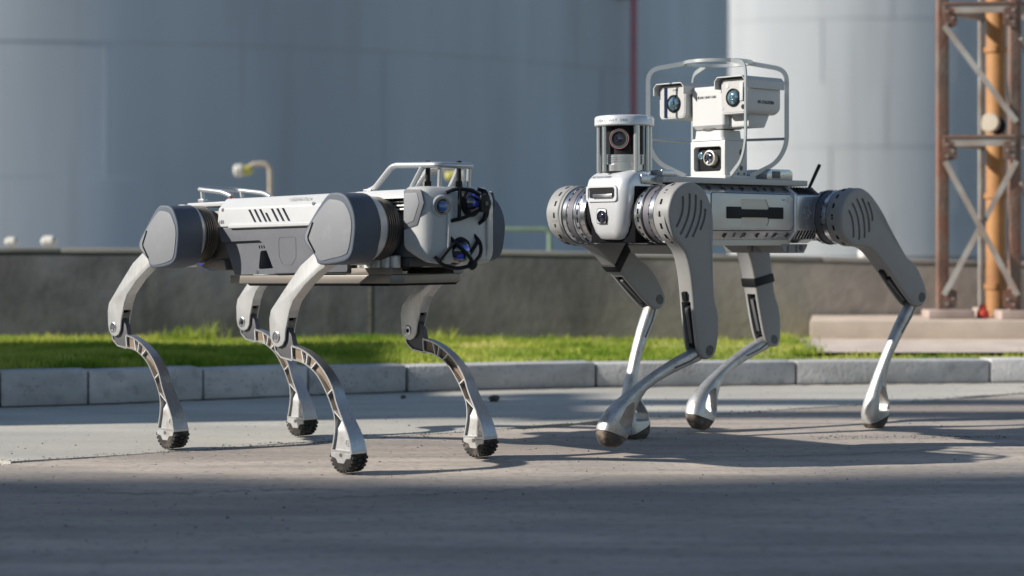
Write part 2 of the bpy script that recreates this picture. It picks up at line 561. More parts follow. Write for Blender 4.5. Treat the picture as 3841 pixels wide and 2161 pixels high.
# ================================================================== SETTING
def sheet(name, poly, z, m, kind='structure', parent=None):
    bm = bmesh.new()
    bm.faces.new([bm.verts.new((p[0], p[1], p[2] if len(p) > 2 else z)) for p in poly])
    bmesh.ops.recalc_face_normals(bm, faces=bm.faces)
    if bm.faces[:][0].normal.z < 0: bmesh.ops.reverse_faces(bm, faces=bm.faces)
    return obj(name, bm, m, parent, kind=kind)

sheet('ground', [(-160, -60), (160, -60), (160, 260), (-160, 260)], -0.012, 'earth')
# joint between the near road slab and the far slab: one straight line with crumbling lips
def jy(x): return 4.841 + 0.6595 * x
rj = random.Random(3)
xs = [-9 + 0.035 * i for i in range(int(18 / 0.035) + 1)]
nearE, farE = [], []
amp = 0.0
for x in xs:
    amp = 0.7 * amp + 0.3 * rj.uniform(0, 1)
    spall = max(0.0, math.sin(x * 2.3 + 1.1) * math.sin(x * 7.1 + .4) + .25 * math.sin(x * 31)) ** 2
    g = 0.004 + 0.085 * spall * rj.uniform(.15, 1.1) + 0.008 * amp
    wob = 0.006 * math.sin(x * 9) + 0.004 * math.sin(x * 23 + 1)
    nearE.append((x, jy(x) + wob - g)); farE.append((x, jy(x) + wob + g * 0.6))
def strip(name, pts, far_y, m, z, flip):
    bm = bmesh.new()
    a = [bm.verts.new((x, y, z)) for x, y in pts]
    b = [bm.verts.new((x, far_y, z)) for x, y in pts]
    c = [bm.verts.new((x, y, z - 0.03)) for x, y in pts]
    for i in range(len(pts) - 1):
        f1 = bm.faces.new((a[i], a[i + 1], b[i + 1], b[i]))
        bm.faces.new((a[i], a[i + 1], c[i + 1], c[i]))
    bmesh.ops.recalc_face_normals(bm, faces=bm.faces)
    for fc in bm.faces:
        if abs(fc.normal.z) > 0.5 and fc.normal.z < 0: fc.normal_flip()
    return obj(name, bm, m, kind='structure')
strip('road', nearE, -12, 'road', 0.0, False)
strip('pavement', farE, 13.0, 'slab', 0.0, True)

# kerb: front foot line, one object per stone
KP = [(-2.95, 5.02, .113), (-2.25, 5.20, .112), (-1.515, 5.438, .108), (-1.275, 5.529, .104), (-0.956, 5.692, .097), (-0.649, 5.851, .091), (-0.341, 5.987, .086), (0.283, 6.163, .082), (0.971, 6.28, .081), (1.656, 6.366, .080), (2.35, 6.43, .080), (3.05, 6.47, .08)]
kerb = sheet('kerb', [(p[0], p[1] + 0.02) for p in KP] + [(p[0], p[1] + 0.10) for p in KP[::-1]], 0.004, 'earth')
for i in range(len(KP) - 1):
    a, b = Vector(KP[i]), Vector(KP[i + 1])
    d = Vector((b.x - a.x, b.y - a.y)); d.normalize(); n = Vector((-d.y, d.x))
    g = 0.0028
    p0 = Vector((a.x, a.y)) + d * g; p1 = Vector((b.x, b.y)) - d * g
    zz = (a.z + b.z) / 2 + random.uniform(-.0015, .0015)
    n_ = n * random.uniform(-.004, .004); n2_ = n * random.uniform(-.004, .004)
    bm = bmesh.new()
    prism(bm, [tuple(p0 + n_), tuple(p1 + n2_), tuple(p1 + n * 0.12), tuple(p0 + n * 0.12)], 0.001, zz, 'z', 0.007, 2)
    obj('kerb_stone', bm, 'kerb', kerb)

bm = bmesh.new(); rd = random.Random(5)
vf, vb = [], []
for i in range(240):
    x = -2.9 + i * 0.0248
    for j in range(len(KP) - 1):
        if KP[j][0] <= x <= KP[j + 1][0]:
            yk = KP[j][1] + (x - KP[j][0]) / (KP[j + 1][0] - KP[j][0]) * (KP[j + 1][1] - KP[j][1])
    vb.append(bm.verts.new((x, yk + .02, .003))); vf.append(bm.verts.new((x, yk - .006 - .03 * max(0, rd.gauss(.25, .35)), .003)))
for i in range(239): bm.faces.new((vf[i], vf[i + 1], vb[i + 1], vb[i]))
obj('gutter_dirt', bm, 'grit', kind='structure')
# verge behind the kerb, tan paving on the right
def kz(x):
    for i in range(len(KP) - 1):
        if KP[i][0] <= x <= KP[i + 1][0]:
            t = (x - KP[i][0]) / (KP[i + 1][0] - KP[i][0])
            return KP[i][1] + t * (KP[i + 1][1] - KP[i][1]), KP[i][2] + t * (KP[i + 1][2] - KP[i][2])
    return (KP[0][1:] if x < KP[0][0] else KP[-1][1:])
bm = bmesh.new()
top, bot = [], []
for i in range(61):
    x = -2.9 + i * 0.0975
    y, z = kz(x)
    bot.append(bm.verts.new((x, y + 0.11, z - 0.006))); top.append(bm.verts.new((x * 1.3, 7.6, 0.088)))
for i in range(60): bm.faces.new((bot[i], bot[i + 1], top[i + 1], top[i]))
bmesh.ops.recalc_face_normals(bm, faces=bm.faces)
for fc in bm.faces:
    if fc.normal.z < 0: fc.normal_flip()
obj('verge', bm, 'soil', kind='structure')
sheet('path', [(0.98, 6.60, .093), (1.25, 6.585, .092), (1.656, 6.60, .091), (2.35, 6.65, .091), (4, 6.70, .091), (4, 6.99, .121), (1.02, 6.99, .121), (1.0, 6.8, .107)], 0.09, 'pink_paving')

# grass: blades in one mesh
def grass_mesh():
    vs, fs, cols = [], [], []
    rg = random.Random(11)
    def blade(x, y, z, h, w):
        a = rg.uniform(0, 6.283); ca, sa = math.cos(a) * w, math.sin(a) * w
        lx, ly = rg.gauss(0, .35) * h, rg.gauss(0, .35) * h
        k = len(vs)
        vs.extend([(x - ca, y - sa, z), (x + ca, y + sa, z), (x + lx * .4 + ca * .7, y + ly * .4 + sa * .7, z + h * .6), (x + lx * .4 - ca * .7, y + ly * .4 - sa * .7, z + h * .6), (x + lx, y + ly, z + h)])
        fs.extend([(k, k + 1, k + 2, k + 3), (k + 3, k + 2, k + 4)])
    def hum(x, y):
        return 0.5 + 0.5 * math.sin(x * 5.1 + math.sin(y * 4.3) * 2) * math.sin(y * 6.7 + x * 1.3)
    n = 0
    while n < 42000:
        x = rg.uniform(-2.4, 2.2); y = rg.uniform(5.3, 7.5)
        ky, z = kz(x)
        if y < ky + 0.125: continue
        t = (y - ky - .125) / max(.1, 7.5 - ky)
        dens = 1.0 if x < 0.55 else max(0.0, 1.0 - (x - 0.55) / 0.75)
        if x > 0.55: dens = max(dens, 0.35 if y < ky + 0.19 else 0) * (1 if x < 2.2 else 0)
        if x > 1.0 and y > ky + 0.24: continue
        if rg.random() > dens * (0.4 + 0.6 * hum(x, y)): continue
        h = (0.018 + 0.028 * hum(x, y) * rg.random())
        if x < -0.35 and y < ky + 0.55: h *= 1.15
        if x > 0.5: h *= 0.7
        blade(x, y, z - 0.008 + (0.088 - z) * t, h, rg.uniform(.0016, .0032)); n += 1
    # taller tufts along the wall and here and there
    for cx, cy, k, hh in ((-1.30, 7.35, 90, .10), (-1.22, 7.32, 60, .13), (-1.40, 7.38, 60, .07), (-0.28, 7.38, 60, .09), (-1.9, 7.4, 60, .06), (-2.1, 7.4, 40, .05), (0.55, 7.2, 30, .055), (0.80, 7.25, 40, .06), (0.40, 6.9, 30, .05), (2.05, 6.62, 60, .055), (1.98, 6.6, 40, .03), (-0.05, 7.42, 40, .05), (0.18, 7.4, 40, .05), (0.66, 7.3, 30, .04)):
        for _ in range(k):
            blade(cx + rg.gauss(0, .045), cy + rg.gauss(0, .03), .085, hh * .72 * rg.uniform(.4, 1.1), rg.uniform(.002, .004))
    for _ in range(1500):      # ragged edges beside the paving and along the back of the kerb
        if rg.random() < .5:
            y = rg.uniform(6.5, 7.0); blade(1.02 + rg.gauss(0, .05), y, .088 + max(0, y - 6.6) * .085, rg.uniform(.012, .035), rg.uniform(.0016, .003))
        else:
            x = rg.uniform(.9, 2.4); ky, z = kz(x); blade(x, ky + .12 + abs(rg.gauss(0, .05)), z - .006, rg.uniform(.008, .03) * (.4 + hum(x * 3, 1)), rg.uniform(.0016, .003))
    me = bpy.data.meshes.new('grass'); me.from_pydata(vs, [], fs)
    return me
gm_ = bpy.data.materials.new('grass'); gm_.use_nodes = True
nt = gm_.node_tree; b = nt.nodes['Principled BSDF']
b.inputs['Roughness'].default_value = 0.6
b.inputs['Specular IOR Level'].default_value = 0.25
g1 = nt.nodes.new('ShaderNodeNewGeometry')
nz = nt.nodes.new('ShaderNodeTexNoise'); nz.inputs['Scale'].default_value = 4.5; nz.inputs['Detail'].default_value = 7
nt.links.new(g1.outputs['Position'], nz.inputs[0])
cr = nt.nodes.new('ShaderNodeValToRGB')
cr.color_ramp.elements[0].position = .35; cr.color_ramp.elements[0].color = (.15, .27, .02, 1)
cr.color_ramp.elements[1].position = .62; cr.color_ramp.elements[1].color = (.50, .53, .10, 1)
e = cr.color_ramp.elements.new(.72); e.color = (.70, .64, .27, 1)
nt.links.new(nz.outputs[0], cr.inputs[0]); nt.links.new(cr.outputs[0], b.inputs['Base Color'])
tr = nt.nodes.new('ShaderNodeBsdfTranslucent'); nt.links.new(cr.outputs[0], tr.inputs[0])
mx = nt.nodes.new('ShaderNodeMixShader'); mx.inputs[0].default_value = .5
nt.links.new(b.outputs[0], mx.inputs[1]); nt.links.new(tr.outputs[0], mx.inputs[2])
nt.links.new(mx.outputs[0], nt.nodes['Material Output'].inputs[0])
me = grass_mesh(); me.materials.append(gm_)
go = bpy.data.objects.new('grass', me); COL.objects.link(go)
tag(go, 'short bright green grass on the verge between kerb and wall', 'grass', kind='stuff')

# bund walls
wr = empty('concrete_wall', (0, 7.5, 0), 0, 'long low stained concrete wall behind the grass and the robots', 'wall')
WT = [(-3.4, .466), (-.06, .4555), (3.6, .372)]
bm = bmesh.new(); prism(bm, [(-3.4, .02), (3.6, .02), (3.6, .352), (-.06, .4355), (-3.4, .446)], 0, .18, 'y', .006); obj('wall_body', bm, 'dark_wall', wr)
for k in range(9):       # coping laid in lengths
    x0, x1 = -3.4 + k * 7 / 9 + .002, -3.4 + (k + 1) * 7 / 9 - .002
    zt = lambda x: .466 + (x + 3.4) / 3.34 * -.0105 if x < -.06 else .4555 + (x + .06) / 3.66 * -.0835
    bm = bmesh.new(); prism(bm, [(x0, zt(x0) - .0195), (x1, zt(x1) - .0195), (x1, zt(x1)), (x0, zt(x0))], -.005, .185, 'y', .004); obj('coping', bm, 'wall_cap', wr)
for k in range(4):       # shutter joints in the face
    x = -2.2 + k * 1.62
    bm = bmesh.new(); box(bm, (x, -.0005, .23), (.012, .004, .36)); obj('shutter_joint', bm, 'grit', wr)

# tanks
def tank(x, y, rad, nC, ch, m, label, z0=0.0):
    root = empty('storage_tank', (x, y, 0), 0, label, 'tank')
    for k in range(nC):
        bm = bmesh.new()
        za = z0 + k * ch; r = rad - 0.006 * (k % 2)
        lathe(bm, [(za + .012, r - .03), (za + .012, r), (za + ch - .012, r), (za + ch - .012, r - .03)], (0, 0, 0), (0, 0, 1), 192)
        obj('shell_course', bm, m, root)
        bm = bmesh.new()
        lathe(bm, [(za + ch - .013, rad - .03), (za + ch - .013, rad - .010), (za + ch + .013, rad - .010), (za + ch + .013, rad - .03)], (0, 0, 0), (0, 0, 1), 192)
        obj('weld_seam', bm, m, root)
    bm = bmesh.new()
    rv = random.Random(int(x * 10))
    for k in range(nC):
        for q in range(9):
            a_ = -math.pi / 2 + (q - 4) * .34 + (k % 2) * .17 + rv.uniform(-.02, .02)
            cx_, cy_ = math.cos(a_) * (rad + .002), math.sin(a_) * (rad + .002)
            box(bm, (cx_, cy_, z0 + (k + .5) * ch), (.03, .005, ch - .05), 0, rot=Matrix.Rotation(a_ + math.pi / 2, 3, 'Z'))
    obj('vertical_welds', bm, m, root, kind='stuff')
    bm = bmesh.new()
    zt = z0 + nC * ch
    lathe(bm, [(zt - .1, rad - .03), (zt + .02, rad + .05), (zt + 1.2, 0)], (0, 0, 0), (0, 0, 1), 96)
    obj('roof', bm, m, root)
    return root
tank(-7.0, 34.5, 11.0, 6, 1.74, 'tank_blue', 'huge blue grey steel storage tank filling the left and middle background', -0.46)
tank(10.2, 60.0, 10.3, 8, 1.74, 'tank_white', 'pale sunlit steel storage tank standing behind the blue grey one', -0.5)
# red riser pipe on the near tank
rx, ry = 1.822, 27.519
rt = empty('red_pipe', (rx, ry, 0), 0, 'thin dark red riser pipe fixed to the tank by a bracket', 'pipe')
bm = bmesh.new(); cyl(bm, (0, 0, 0), (0, 0, 9.5), 0.040, seg=16); obj('riser', bm, 'red_paint', rt)
bm = bmesh.new(); box(bm, (-.14, .1, 4.17), (.46, .10, .10), .01); box(bm, (-.33, .12, 4.02), (.06, .1, .36), .01); obj('bracket', bm, 'dark_steel', rt)

# tower on its ledge, in front of the wall
bm = bmesh.new()
prism(bm, [(1.13, 6.97), (4.0, 6.93), (4.0, 7.48), (1.22, 7.48)], .10, .188, 'z', .007)
obj('ledge', bm, 'ledge', label='low tan stone ledge in front of the wall under the rusty tower', cat='ledge')
PST = {'FL': (1.686, 7.20), 'FR': (1.955, 7.15), 'BL': (1.90, 7.44), 'BR': (2.17, 7.40)}
for k, (nm, (px, py)) in enumerate(PST.items()):
    bm = bmesh.new(); box(bm, (px + .02, py - .01, .205), (.18 if nm[0] == 'F' else .1, .13 if nm[0] == 'F' else .08, .034), .006)
    obj('footing_block', bm, 'footing', label={'FL': 'pinkish concrete footing block under the left rusty tower post', 'FR': 'pinkish concrete footing block under the right front tower post', 'BL': 'pinkish footing block under the pale rear tower post', 'BR': 'pinkish footing block under the hidden far tower post'}[nm], cat='block', group='tower footings')
TW = Vector((1.93, 7.3, 0))
tw = empty('steel_tower', TW, 0, 'rusty braced steel lattice tower at the right edge', 'tower')
def tp(k, z): return Vector((PST[k][0], PST[k][1], z)) - TW
for k, m in (('FL', 'rust'), ('FR', 'rust'), ('BL', 'weathered_steel'), ('BR', 'rust')):
    bm = bmesh.new()
    p = tp(k, 0); s = .042 if k[0] == 'F' else .020
    Lp = [(-s / 2, -s / 2), (s / 2, -s / 2), (s / 2, -s / 2 + .008), (-s / 2 + .008, -s / 2 + .008), (-s / 2 + .008, s / 2), (-s / 2, s / 2)]
    prism(bm, [(a + p.x, b_ + p.y) for a, b_ in Lp], .2215, 4.0, 'z', .001)
    obj('post', bm, m, tw)
def bar(a, b_, w, h, m, name, sh=(0, 0, 0)):
    bm = bmesh.new()
    a = Vector(a) + Vector(sh); b_ = Vector(b_) + Vector(sh)
    sweep(bm, [a, b_], [(-w / 2, -h / 2), (w / 2, -h / 2), (w / 2, h / 2), (-w / 2, h / 2)])
    obj(name, bm, m, tw)
for z in (0.877, 1.396, 1.92, 2.5):
    for a, b_ in (('FL', 'FR'), ('FL', 'BL'), ('FR', 'BR'), ('BL', 'BR')):
        bar(tp(a, z), tp(b_, z), .02, .032, 'weathered_steel', 'girt', (0, -.012, 0))
        bar(tp(a, z + .0215), tp(b_, z + .0215), .045, .009, 'rust', 'girt_flange', (0, -.006, 0))
bar(tp('FL', 1.33), tp('FR', .952), .010, .021, 'weathered_steel', 'brace', (0, -.03, 0))
bar(tp('FL', .80), tp('FR', .28), .010, .021, 'weathered_steel', 'brace', (0, -.045, 0))
bar(tp('FR', .80), tp('FL', .28), .010, .021, 'weathered_steel', 'brace', (0, -.028, 0))
bar(tp('FL', 2.45), tp('FR', 1.98), .010, .021, 'weathered_steel', 'brace', (0, -.03, 0))
bar(tp('FR', 1.28), tp('BR', .93), .010, .021, 'weathered_steel', 'brace', (.02, -.02, 0))
bar(tp('FR', .72), tp('BR', .3), .010, .021, 'weathered_steel', 'brace', (.02, -.02, 0))
for k_, z_ in (('FL', .877), ('FR', .877), ('FL', 1.396), ('FR', 1.396), ('FL', .30), ('FR', .30)):
    p_ = tp(k_, z_ - .035); sg_ = 1 if k_ == 'FL' else -1
    bm = bmesh.new(); prism(bm, [(p_.x, p_.z - .045), (p_.x + sg_ * .05, p_.z - .03), (p_.x + sg_ * .05, p_.z + .03), (p_.x, p_.z + .05)], p_.y - .030, p_.y - .0245, 'y'); gp_ = obj('gusset_plate', bm, 'rust', tw)
    for dx_, dz_ in ((.012, -.02), (.035, 0), (.012, .025)):
        bm = bmesh.new(); lathe(bm, [(0, .006), (.006, .006), (.006, 0)], (p_.x + sg_ * dx_, p_.y - .030, p_.z + dz_), (0, -1, 0), 6); obj('bolt', bm, 'weathered_steel', gp_)
op = empty('orange_pipe', (1.925, 7.31, 0), 0, 'orange vertical pipe running up inside the rusty tower', 'pipe')
bm = bmesh.new(); cyl(bm, (0, 0, .19), (0, 0, 3.8), .039, seg=28); obj('riser', bm, 'orange_pipe', op)
for z in (.66, 1.24, .30):
    bm = bmesh.new(); lathe(bm, [(z, .036), (z, .046), (z + .02, .046), (z + .02, .036)], (0, 0, 0), (0, 0, 1), 28); obj('flange', bm, 'orange_pipe', op)
bm = bmesh.new(); cyl(bm, (0, -.03, .945), (-.05, -.11, .952), .033, seg=24); obj('branch', bm, 'black_matte', op)
bm = bmesh.new(); lathe(bm, [(0, .038), (.012, .038), (.016, .033), (.016, 0)], (-.05, -.11, .952), (-.55, -.9, .1), 28); obj('end_cap', bm, 'lamp_tan', op)
bm = bmesh.new(); lathe(bm, [(0, .024), (.022, .024), (.032, .014), (.05, .014), (.054, 0)], (1.845, 7.2, .19), (0, 0, 1), 20)
obj('red_valve', bm, 'red_strip', label='small red valve at the foot of the orange pipe', cat='valve')

# things behind the wall
def hooked_lamp(loc, flip, label):
    root = empty('hooked_lamp', loc, 0, label, 'lamp', 'hooked lamps behind the wall')
    s = flip
    bm = bmesh.new()
    tube(bm, fillet3([(0, 0, 0), (0, 0, .905), (-.09 * s, 0, .905), (-.115 * s, 0, .885)], .05, 6), .0145, 12)
    obj('pole', bm, 'lamp_tan', root)
    bm = bmesh.new(); lathe(bm, [(0, .012), (.015, .026), (.05, .03), (.055, .02)], (-.095 * s, 0, .875), (-1 * s, 0, -.1), 18); obj('collar', bm, 'lamp_yellow', root)
    bm = bmesh.new(); lathe(bm, [(0, .02), (.012, .034), (.045, .034), (.055, .024), (.055, 0)], (-.142 * s, 0, .872), (-1 * s, 0, -.05), 20); obj('lamp_head', bm, 'off_white', root)
hooked_lamp((-1.315, 10.0, 0), 1, 'tan hooked lamp on a pole above the white robot\'s rear')
hooked_lamp((-0.445, 9.6, -0.045), -1, 'tan hooked lamp seen through the white robot\'s front rack')
gr = empty('green_railing', (0, 9.0, 0), 0, 'short green pipe railing behind the wall between the two robots', 'railing')
bm = bmesh.new(); tube(bm, fillet3([(-.9, 0, .545), (.185, 0, .545), (.185, 0, 0)], .03, 5), .0115, 10); obj('rail', bm, 'green_paint', gr)
bm = bmesh.new(); cyl(bm, (-.5, 0, 0), (-.5, 0, .54), .0105, seg=10); obj('post', bm, 'green_paint', gr)
for k, (x, y, z, s, lb) in enumerate(((-2.37, 8.6, .485, 1.0, 'small white fitting on the dark wall, left one of two at the left edge'), (-2.20, 8.6, .487, 1.2, 'small white fitting on the dark wall, right one of two at the left edge'), (0.765, 8.6, .423, 1.9, 'white pipe end behind the wall under the camera robot'), (1.62, 8.6, .425, 1.8, 'pale pipe end behind the wall left of the rear leg'))):
    bm = bmesh.new()
    lathe(bm, [(0, .010 * s), (.012 * s, .022 * s), (.05 * s, .022 * s), (.062 * s, .012 * s), (.062 * s, 0)], (x, y, z), (1, -.2, 0), 18)
    cyl(bm, (x + .03 * s, y, 0), (x + .03 * s, y, z), .009, seg=10)
    obj('pipe_fitting', bm, 'off_white', label=lb, cat='fitting')

# unseen shed, container and pipe rack added left of frame to cast ground shadows
sd = empty('shadow_caster_shed', (-19.4, -5.9, 0), 0, 'unseen grey metal shed added left of the camera to cast shade', 'shed')
bm = bmesh.new(); box(bm, (0, 0, 4.4), (10.4, 12.9, 8.8), .03); obj('wall', bm, 'shed', sd)
bm = bmesh.new(); box(bm, (0, 0, 8.86), (10.7, 13.1, .12), .02); obj('roof', bm, 'shed', sd)
bm = bmesh.new(); box(bm, (5.22, 1.5, 1.3), (.06, 2.4, 2.6), .02); obj('door', bm, 'dark_steel', sd)
for x, w_, h_ in ((1.2, .5, .8), (1.75, .25, 1.3), (2.5, .8, .45), (3.3, .3, 1.5), (3.8, .5, .55), (4.45, .35, 1.1), (4.95, .5, .4), (.3, .8, 1.0), (-.9, .5, .5)):
    bm = bmesh.new(); box(bm, (x, 6.2, 8.92 + h_ / 2), (w_, .5, h_), .03); obj('shadow_edge_box', bm, 'shed', sd)  # unseen boxes added to make the foreground shadow edge uneven
ct = empty('shadow_caster_container', (-7.1, 5.38, 0), 0, 'unseen low grey container added left of the kerb to cast shade', 'container')
bm = bmesh.new(); box(bm, (0, 0, 1.05), (6.0, 1.95, 2.1), .03); obj('body', bm, 'shed', ct)
for k in range(14):
    bm = bmesh.new(); box(bm, (-2.7 + k * .415, -.985, .93), (.16, .03, 1.7), .01); obj('rib', bm, 'shed', ct)
pk = empty('shadow_caster_rack', (-9, 4.1, 0), 0, 'unseen overhead pipe rack added left of the kerb to cast shadow bands', 'pipe rack')
for y in (.17, -.23):
    bm = bmesh.new(); cyl(bm, (-14, y, 4.0), (5.2, y, 4.0), .10, seg=20); obj('pipe', bm, 'tank_white', pk)
bm = bmesh.new(); box(bm, (-6.1, -.03, 3.88), (15.8, .46, .03), .005); obj('shadow_band_tray', bm, 'shed', pk)  # added between the pipes to merge their shadow bands on the left
for x in (-10, -4, 2):
    bm = bmesh.new(); box(bm, (x, .45, 1.95), (.12, .12, 3.9), .01); obj('post', bm, 'dark_steel', pk)
    bm = bmesh.new(); box(bm, (x, .1, 3.85), (.10, .9, .10), .01); obj('bracket', bm, 'dark_steel', pk)

# hairline cracks in the road slab
def crack(pts, w, seed):
    rc = random.Random(seed); P = spline([(p[0], p[1], 0) for p in pts], 26)
    bm = bmesh.new(); a, b_ = [], []
    for i, p in enumerate(P):
        ww = w * (.25 + rc.random()) * min(1, i / 8, (len(P) - 1 - i) / 8 + .05)
        oy = rc.gauss(0, .008)
        a.append(bm.verts.new((p.x, p.y + oy - ww, .0016))); b_.append(bm.verts.new((p.x, p.y + oy + ww, .0016)))
    for i in range(len(P) - 1): bm.faces.new((a[i], a[i + 1], b_[i + 1], b_[i]))
    return bm
rd_ = bpy.data.objects['road']
for q, (pts, w) in enumerate((([(-.45, 3.50), (-.2, 3.58), (.02, 3.66), (.2, 3.86)], .0022), ([(-1.0, 3.64), (-.7, 3.60), (-.45, 3.66), (-.3, 3.63)], .0026), ([(.3, 4.18), (.75, 4.24), (1.2, 4.42), (1.8, 4.5)], .0020))):
    obj('crack', crack(pts, w, q), 'stone_bit', rd_)
# loose stones
for k, (x, y, s_) in enumerate(((-.055, 5.64, .017), (-.34, 5.74, .009))):
    bm = bmesh.new(); t = bmesh.new(); bmesh.ops.create_icosphere(t, subdivisions=2, radius=s_)
    rr = random.Random(k)
    for v in t.verts: v.co *= rr.uniform(.75, 1.15); v.co.z *= .7
    merge(bm, t)
    o_ = obj('pebble', bm, 'stone_bit', label=['dark pebble near the kerb between the two robots, the larger one', 'smaller dark pebble near the kerb behind the white robot'][k], cat='pebble', group='loose pebbles')
    o_.location = (x, y, s_ * .55)
vs_, fs_ = [], []
rg = random.Random(21)
for k in range(5200):
    x = rg.uniform(-1.6, 2.2); u_ = rg.random()
    y = jy(x) + (rg.gauss(0, .03) if u_ < .55 else rg.uniform(-1.6, .6))
    if .75 < x < 1.25 and rg.random() < .5: y = 4.62 + rg.gauss(0, .03)
    r_ = abs(rg.gauss(0, .0011)) + .0006
    i0 = len(vs_); a_ = rg.uniform(0, 6.28)
    for q in range(3): vs_.append((x + r_ * math.cos(a_ + q * 2.1), y + r_ * math.sin(a_ + q * 2.1), .0003))
    vs_.append((x, y, r_ * .9))
    fs_ += [(i0, i0 + 1, i0 + 3), (i0 + 1, i0 + 2, i0 + 3), (i0 + 2, i0, i0 + 3)]
me = bpy.data.meshes.new('loose_grit'); me.from_pydata(vs_, [], fs_); me.materials.append(MATS['stone_bit'])
o_ = bpy.data.objects.new('loose_grit', me); COL.objects.link(o_)
tag(o_, 'fine dark grit scattered along the joint in the paving', 'grit', kind='stuff')

#ROBOTS#
# ================================================================== ROBOT A: white quadruped on wheel-like feet
ra = empty('robot_dog', (-0.436, 4.268, 0), math.atan2(-.70, .714), 'white and grey four legged robot with round lidar eyes and no camera mast', 'robot', 'four legged robots')
def pit(v): return Vector((v.x, v.y, v.z + .017 * (v.x - .07)))      # the trunk stands slightly nose-up
# --- trunk
bm = bmesh.new()
prism(bm, [(-.117, .532), (-.113, .576), (-.090, .600), (.090, .600), (.113, .576), (.117, .532)], -.256, .215, 'x', .004, 3, pit)
shell = obj('upper_shell', bm, 'white_shell', ra)
c = bmesh.new()
def slot(x0, zt, zb, w): return [(x0, zt), (x0 + w, zt), (x0 + w + (zt - zb) * .9, zb), (x0 + (zt - zb) * .9, zb)]
SL = [(-.140 + .0203 * k + (.003 if k > 2 else 0), (.562 if k == 3 else .571)) for k in range(7)]
for x0, zt in SL: prism(c, slot(x0, zt, .539, .0088), -.135, -.105, 'y', 0, 1, pit)
for x0, zt in SL: prism(c, slot(x0, zt, .539, .0088), .105, .135, 'y', 0, 1, pit)
cut(shell, c)
for x0, zt in SL:
    for y0, y1 in ((-.1056, -.1049), (.1049, .1056)):
        bm = bmesh.new(); prism(bm, slot(x0 - .0005, zt + .0004, .5386, .0098), y0, y1, 'y', 0, 1, pit); obj('vent_slot', bm, 'black_matte', shell)
bm = bmesh.new(); prism(bm, rp([(-.122, .529), (-.122, .536), (-.116, .541), (-.112, .541), (-.112, .527)], .002), -.205, .215, 'x', .001, 2, pit)
prism(bm, rp([(.122, .529), (.122, .536), (.116, .541), (.112, .541), (.112, .527)], .002), -.205, .215, 'x', .001, 2, pit)
obj('shell_lip', bm, 'white_shell', shell)
bm = bmesh.new(); prism(bm, [(-.104, .581), (-.091, .6005), (.091, .6005), (.104, .581)], .2155, .392, 'x', .003, 2, pit)
obj('front_deck', bm, 'white_shell', ra)
for x, z in ((-.238, .573), (.098, .578), (-.238, .545)):
    bm = bmesh.new(); lathe(bm, [(0, .0042), (.0012, .0042), (.0014, .002), (.0006, .0016), (.0006, 0)], (x, -.1128 - (.576 - z) * .09, z), (0, -1, .15), 14, pit); obj('screw', bm, 'dark_cast', shell)
bm = bmesh.new()
for k in range(3):
    x = -.249 + .0075 * k
    prism(bm, [(x, .540), (x + .005, .540), (x + .0025, .549)], -.1172, -.1165, 'y', 0, 1, pit)
obj('printed_mark', bm, 'ink_grey', shell)
text('printed_lettering', 'DEEPRUTICA', .0125, frame((.040, -.1058, .5905), (1, 0, .017), (0, .72, .69)), 'ink_pale', shell, .0004, 1.05)
# --- lower shell with its carry recess
bm = bmesh.new()
prism(bm, rp([(-.252, .531), (.215, .531), (.215, .424), (-.203, .419), (-.252, .515)], .006), -.1135, .1135, 'y', .003, 2, pit)
low = obj('lower_shell', bm, 'grey_shell', ra)
c = bmesh.new()
prism(c, rp([(-.26, .497), (-.098, .499), (-.080, .49), (-.040, .424), (-.045, .41), (-.26, .41)], .004), -.13, -.1045, 'y', 0, 1, pit)
prism(c, rp([(-.26, .497), (-.098, .499), (-.080, .49), (-.040, .424), (-.045, .41), (-.26, .41)], .004), .1045, .13, 'y', 0, 1, pit)
cut(low, c)
c = bmesh.new()
prism(c, rp([(-.105, .474), (-.074, .476), (-.052, .434), (-.112, .432)], .006), -.12, -.072, 'y', 0, 1, pit)
cut(low, c)
bm = bmesh.new(); lathe(bm, [(0, .0085), (.004, .0085), (.006, .006), (.006, 0)], (-.079, -.086, .462), (0, -1, 0), 18, pit); obj('power_button', bm, 'b_chrome', low)
for k in range(4):
    x = -.112 + k * .0088
    bm = bmesh.new(); prism(bm, rp([(x, .487), (x + .0035, .487), (x + .007, .480), (x + .0035, .480)], .001), -.1052, -.104, 'y', 0, 1, pit); obj('small_slot', bm, 'black_matte', low)
bm = bmesh.new(); lathe(bm, [(0, .004), (.0015, .004), (.0015, 0)], (-.117, -.1045, .4255), (0, -1, 0), 12, pit); obj('screw', bm, 'b_chrome', low)
bm = bmesh.new()
hp = rp([(-.026, .504), (.036, .505), (.037, .458), (.022, .441), (-.010, .441), (-.024, .46)], .008)
sweep(bm, [(p[0], -.1137, p[1]) for p in hp], [(-.0006, -.0004), (.0006, -.0004), (.0006, .0004), (-.0006, .0004)], (0, 1, 0), True, None, pit)
obj('hatch_line', bm, 'dark_cast', low)
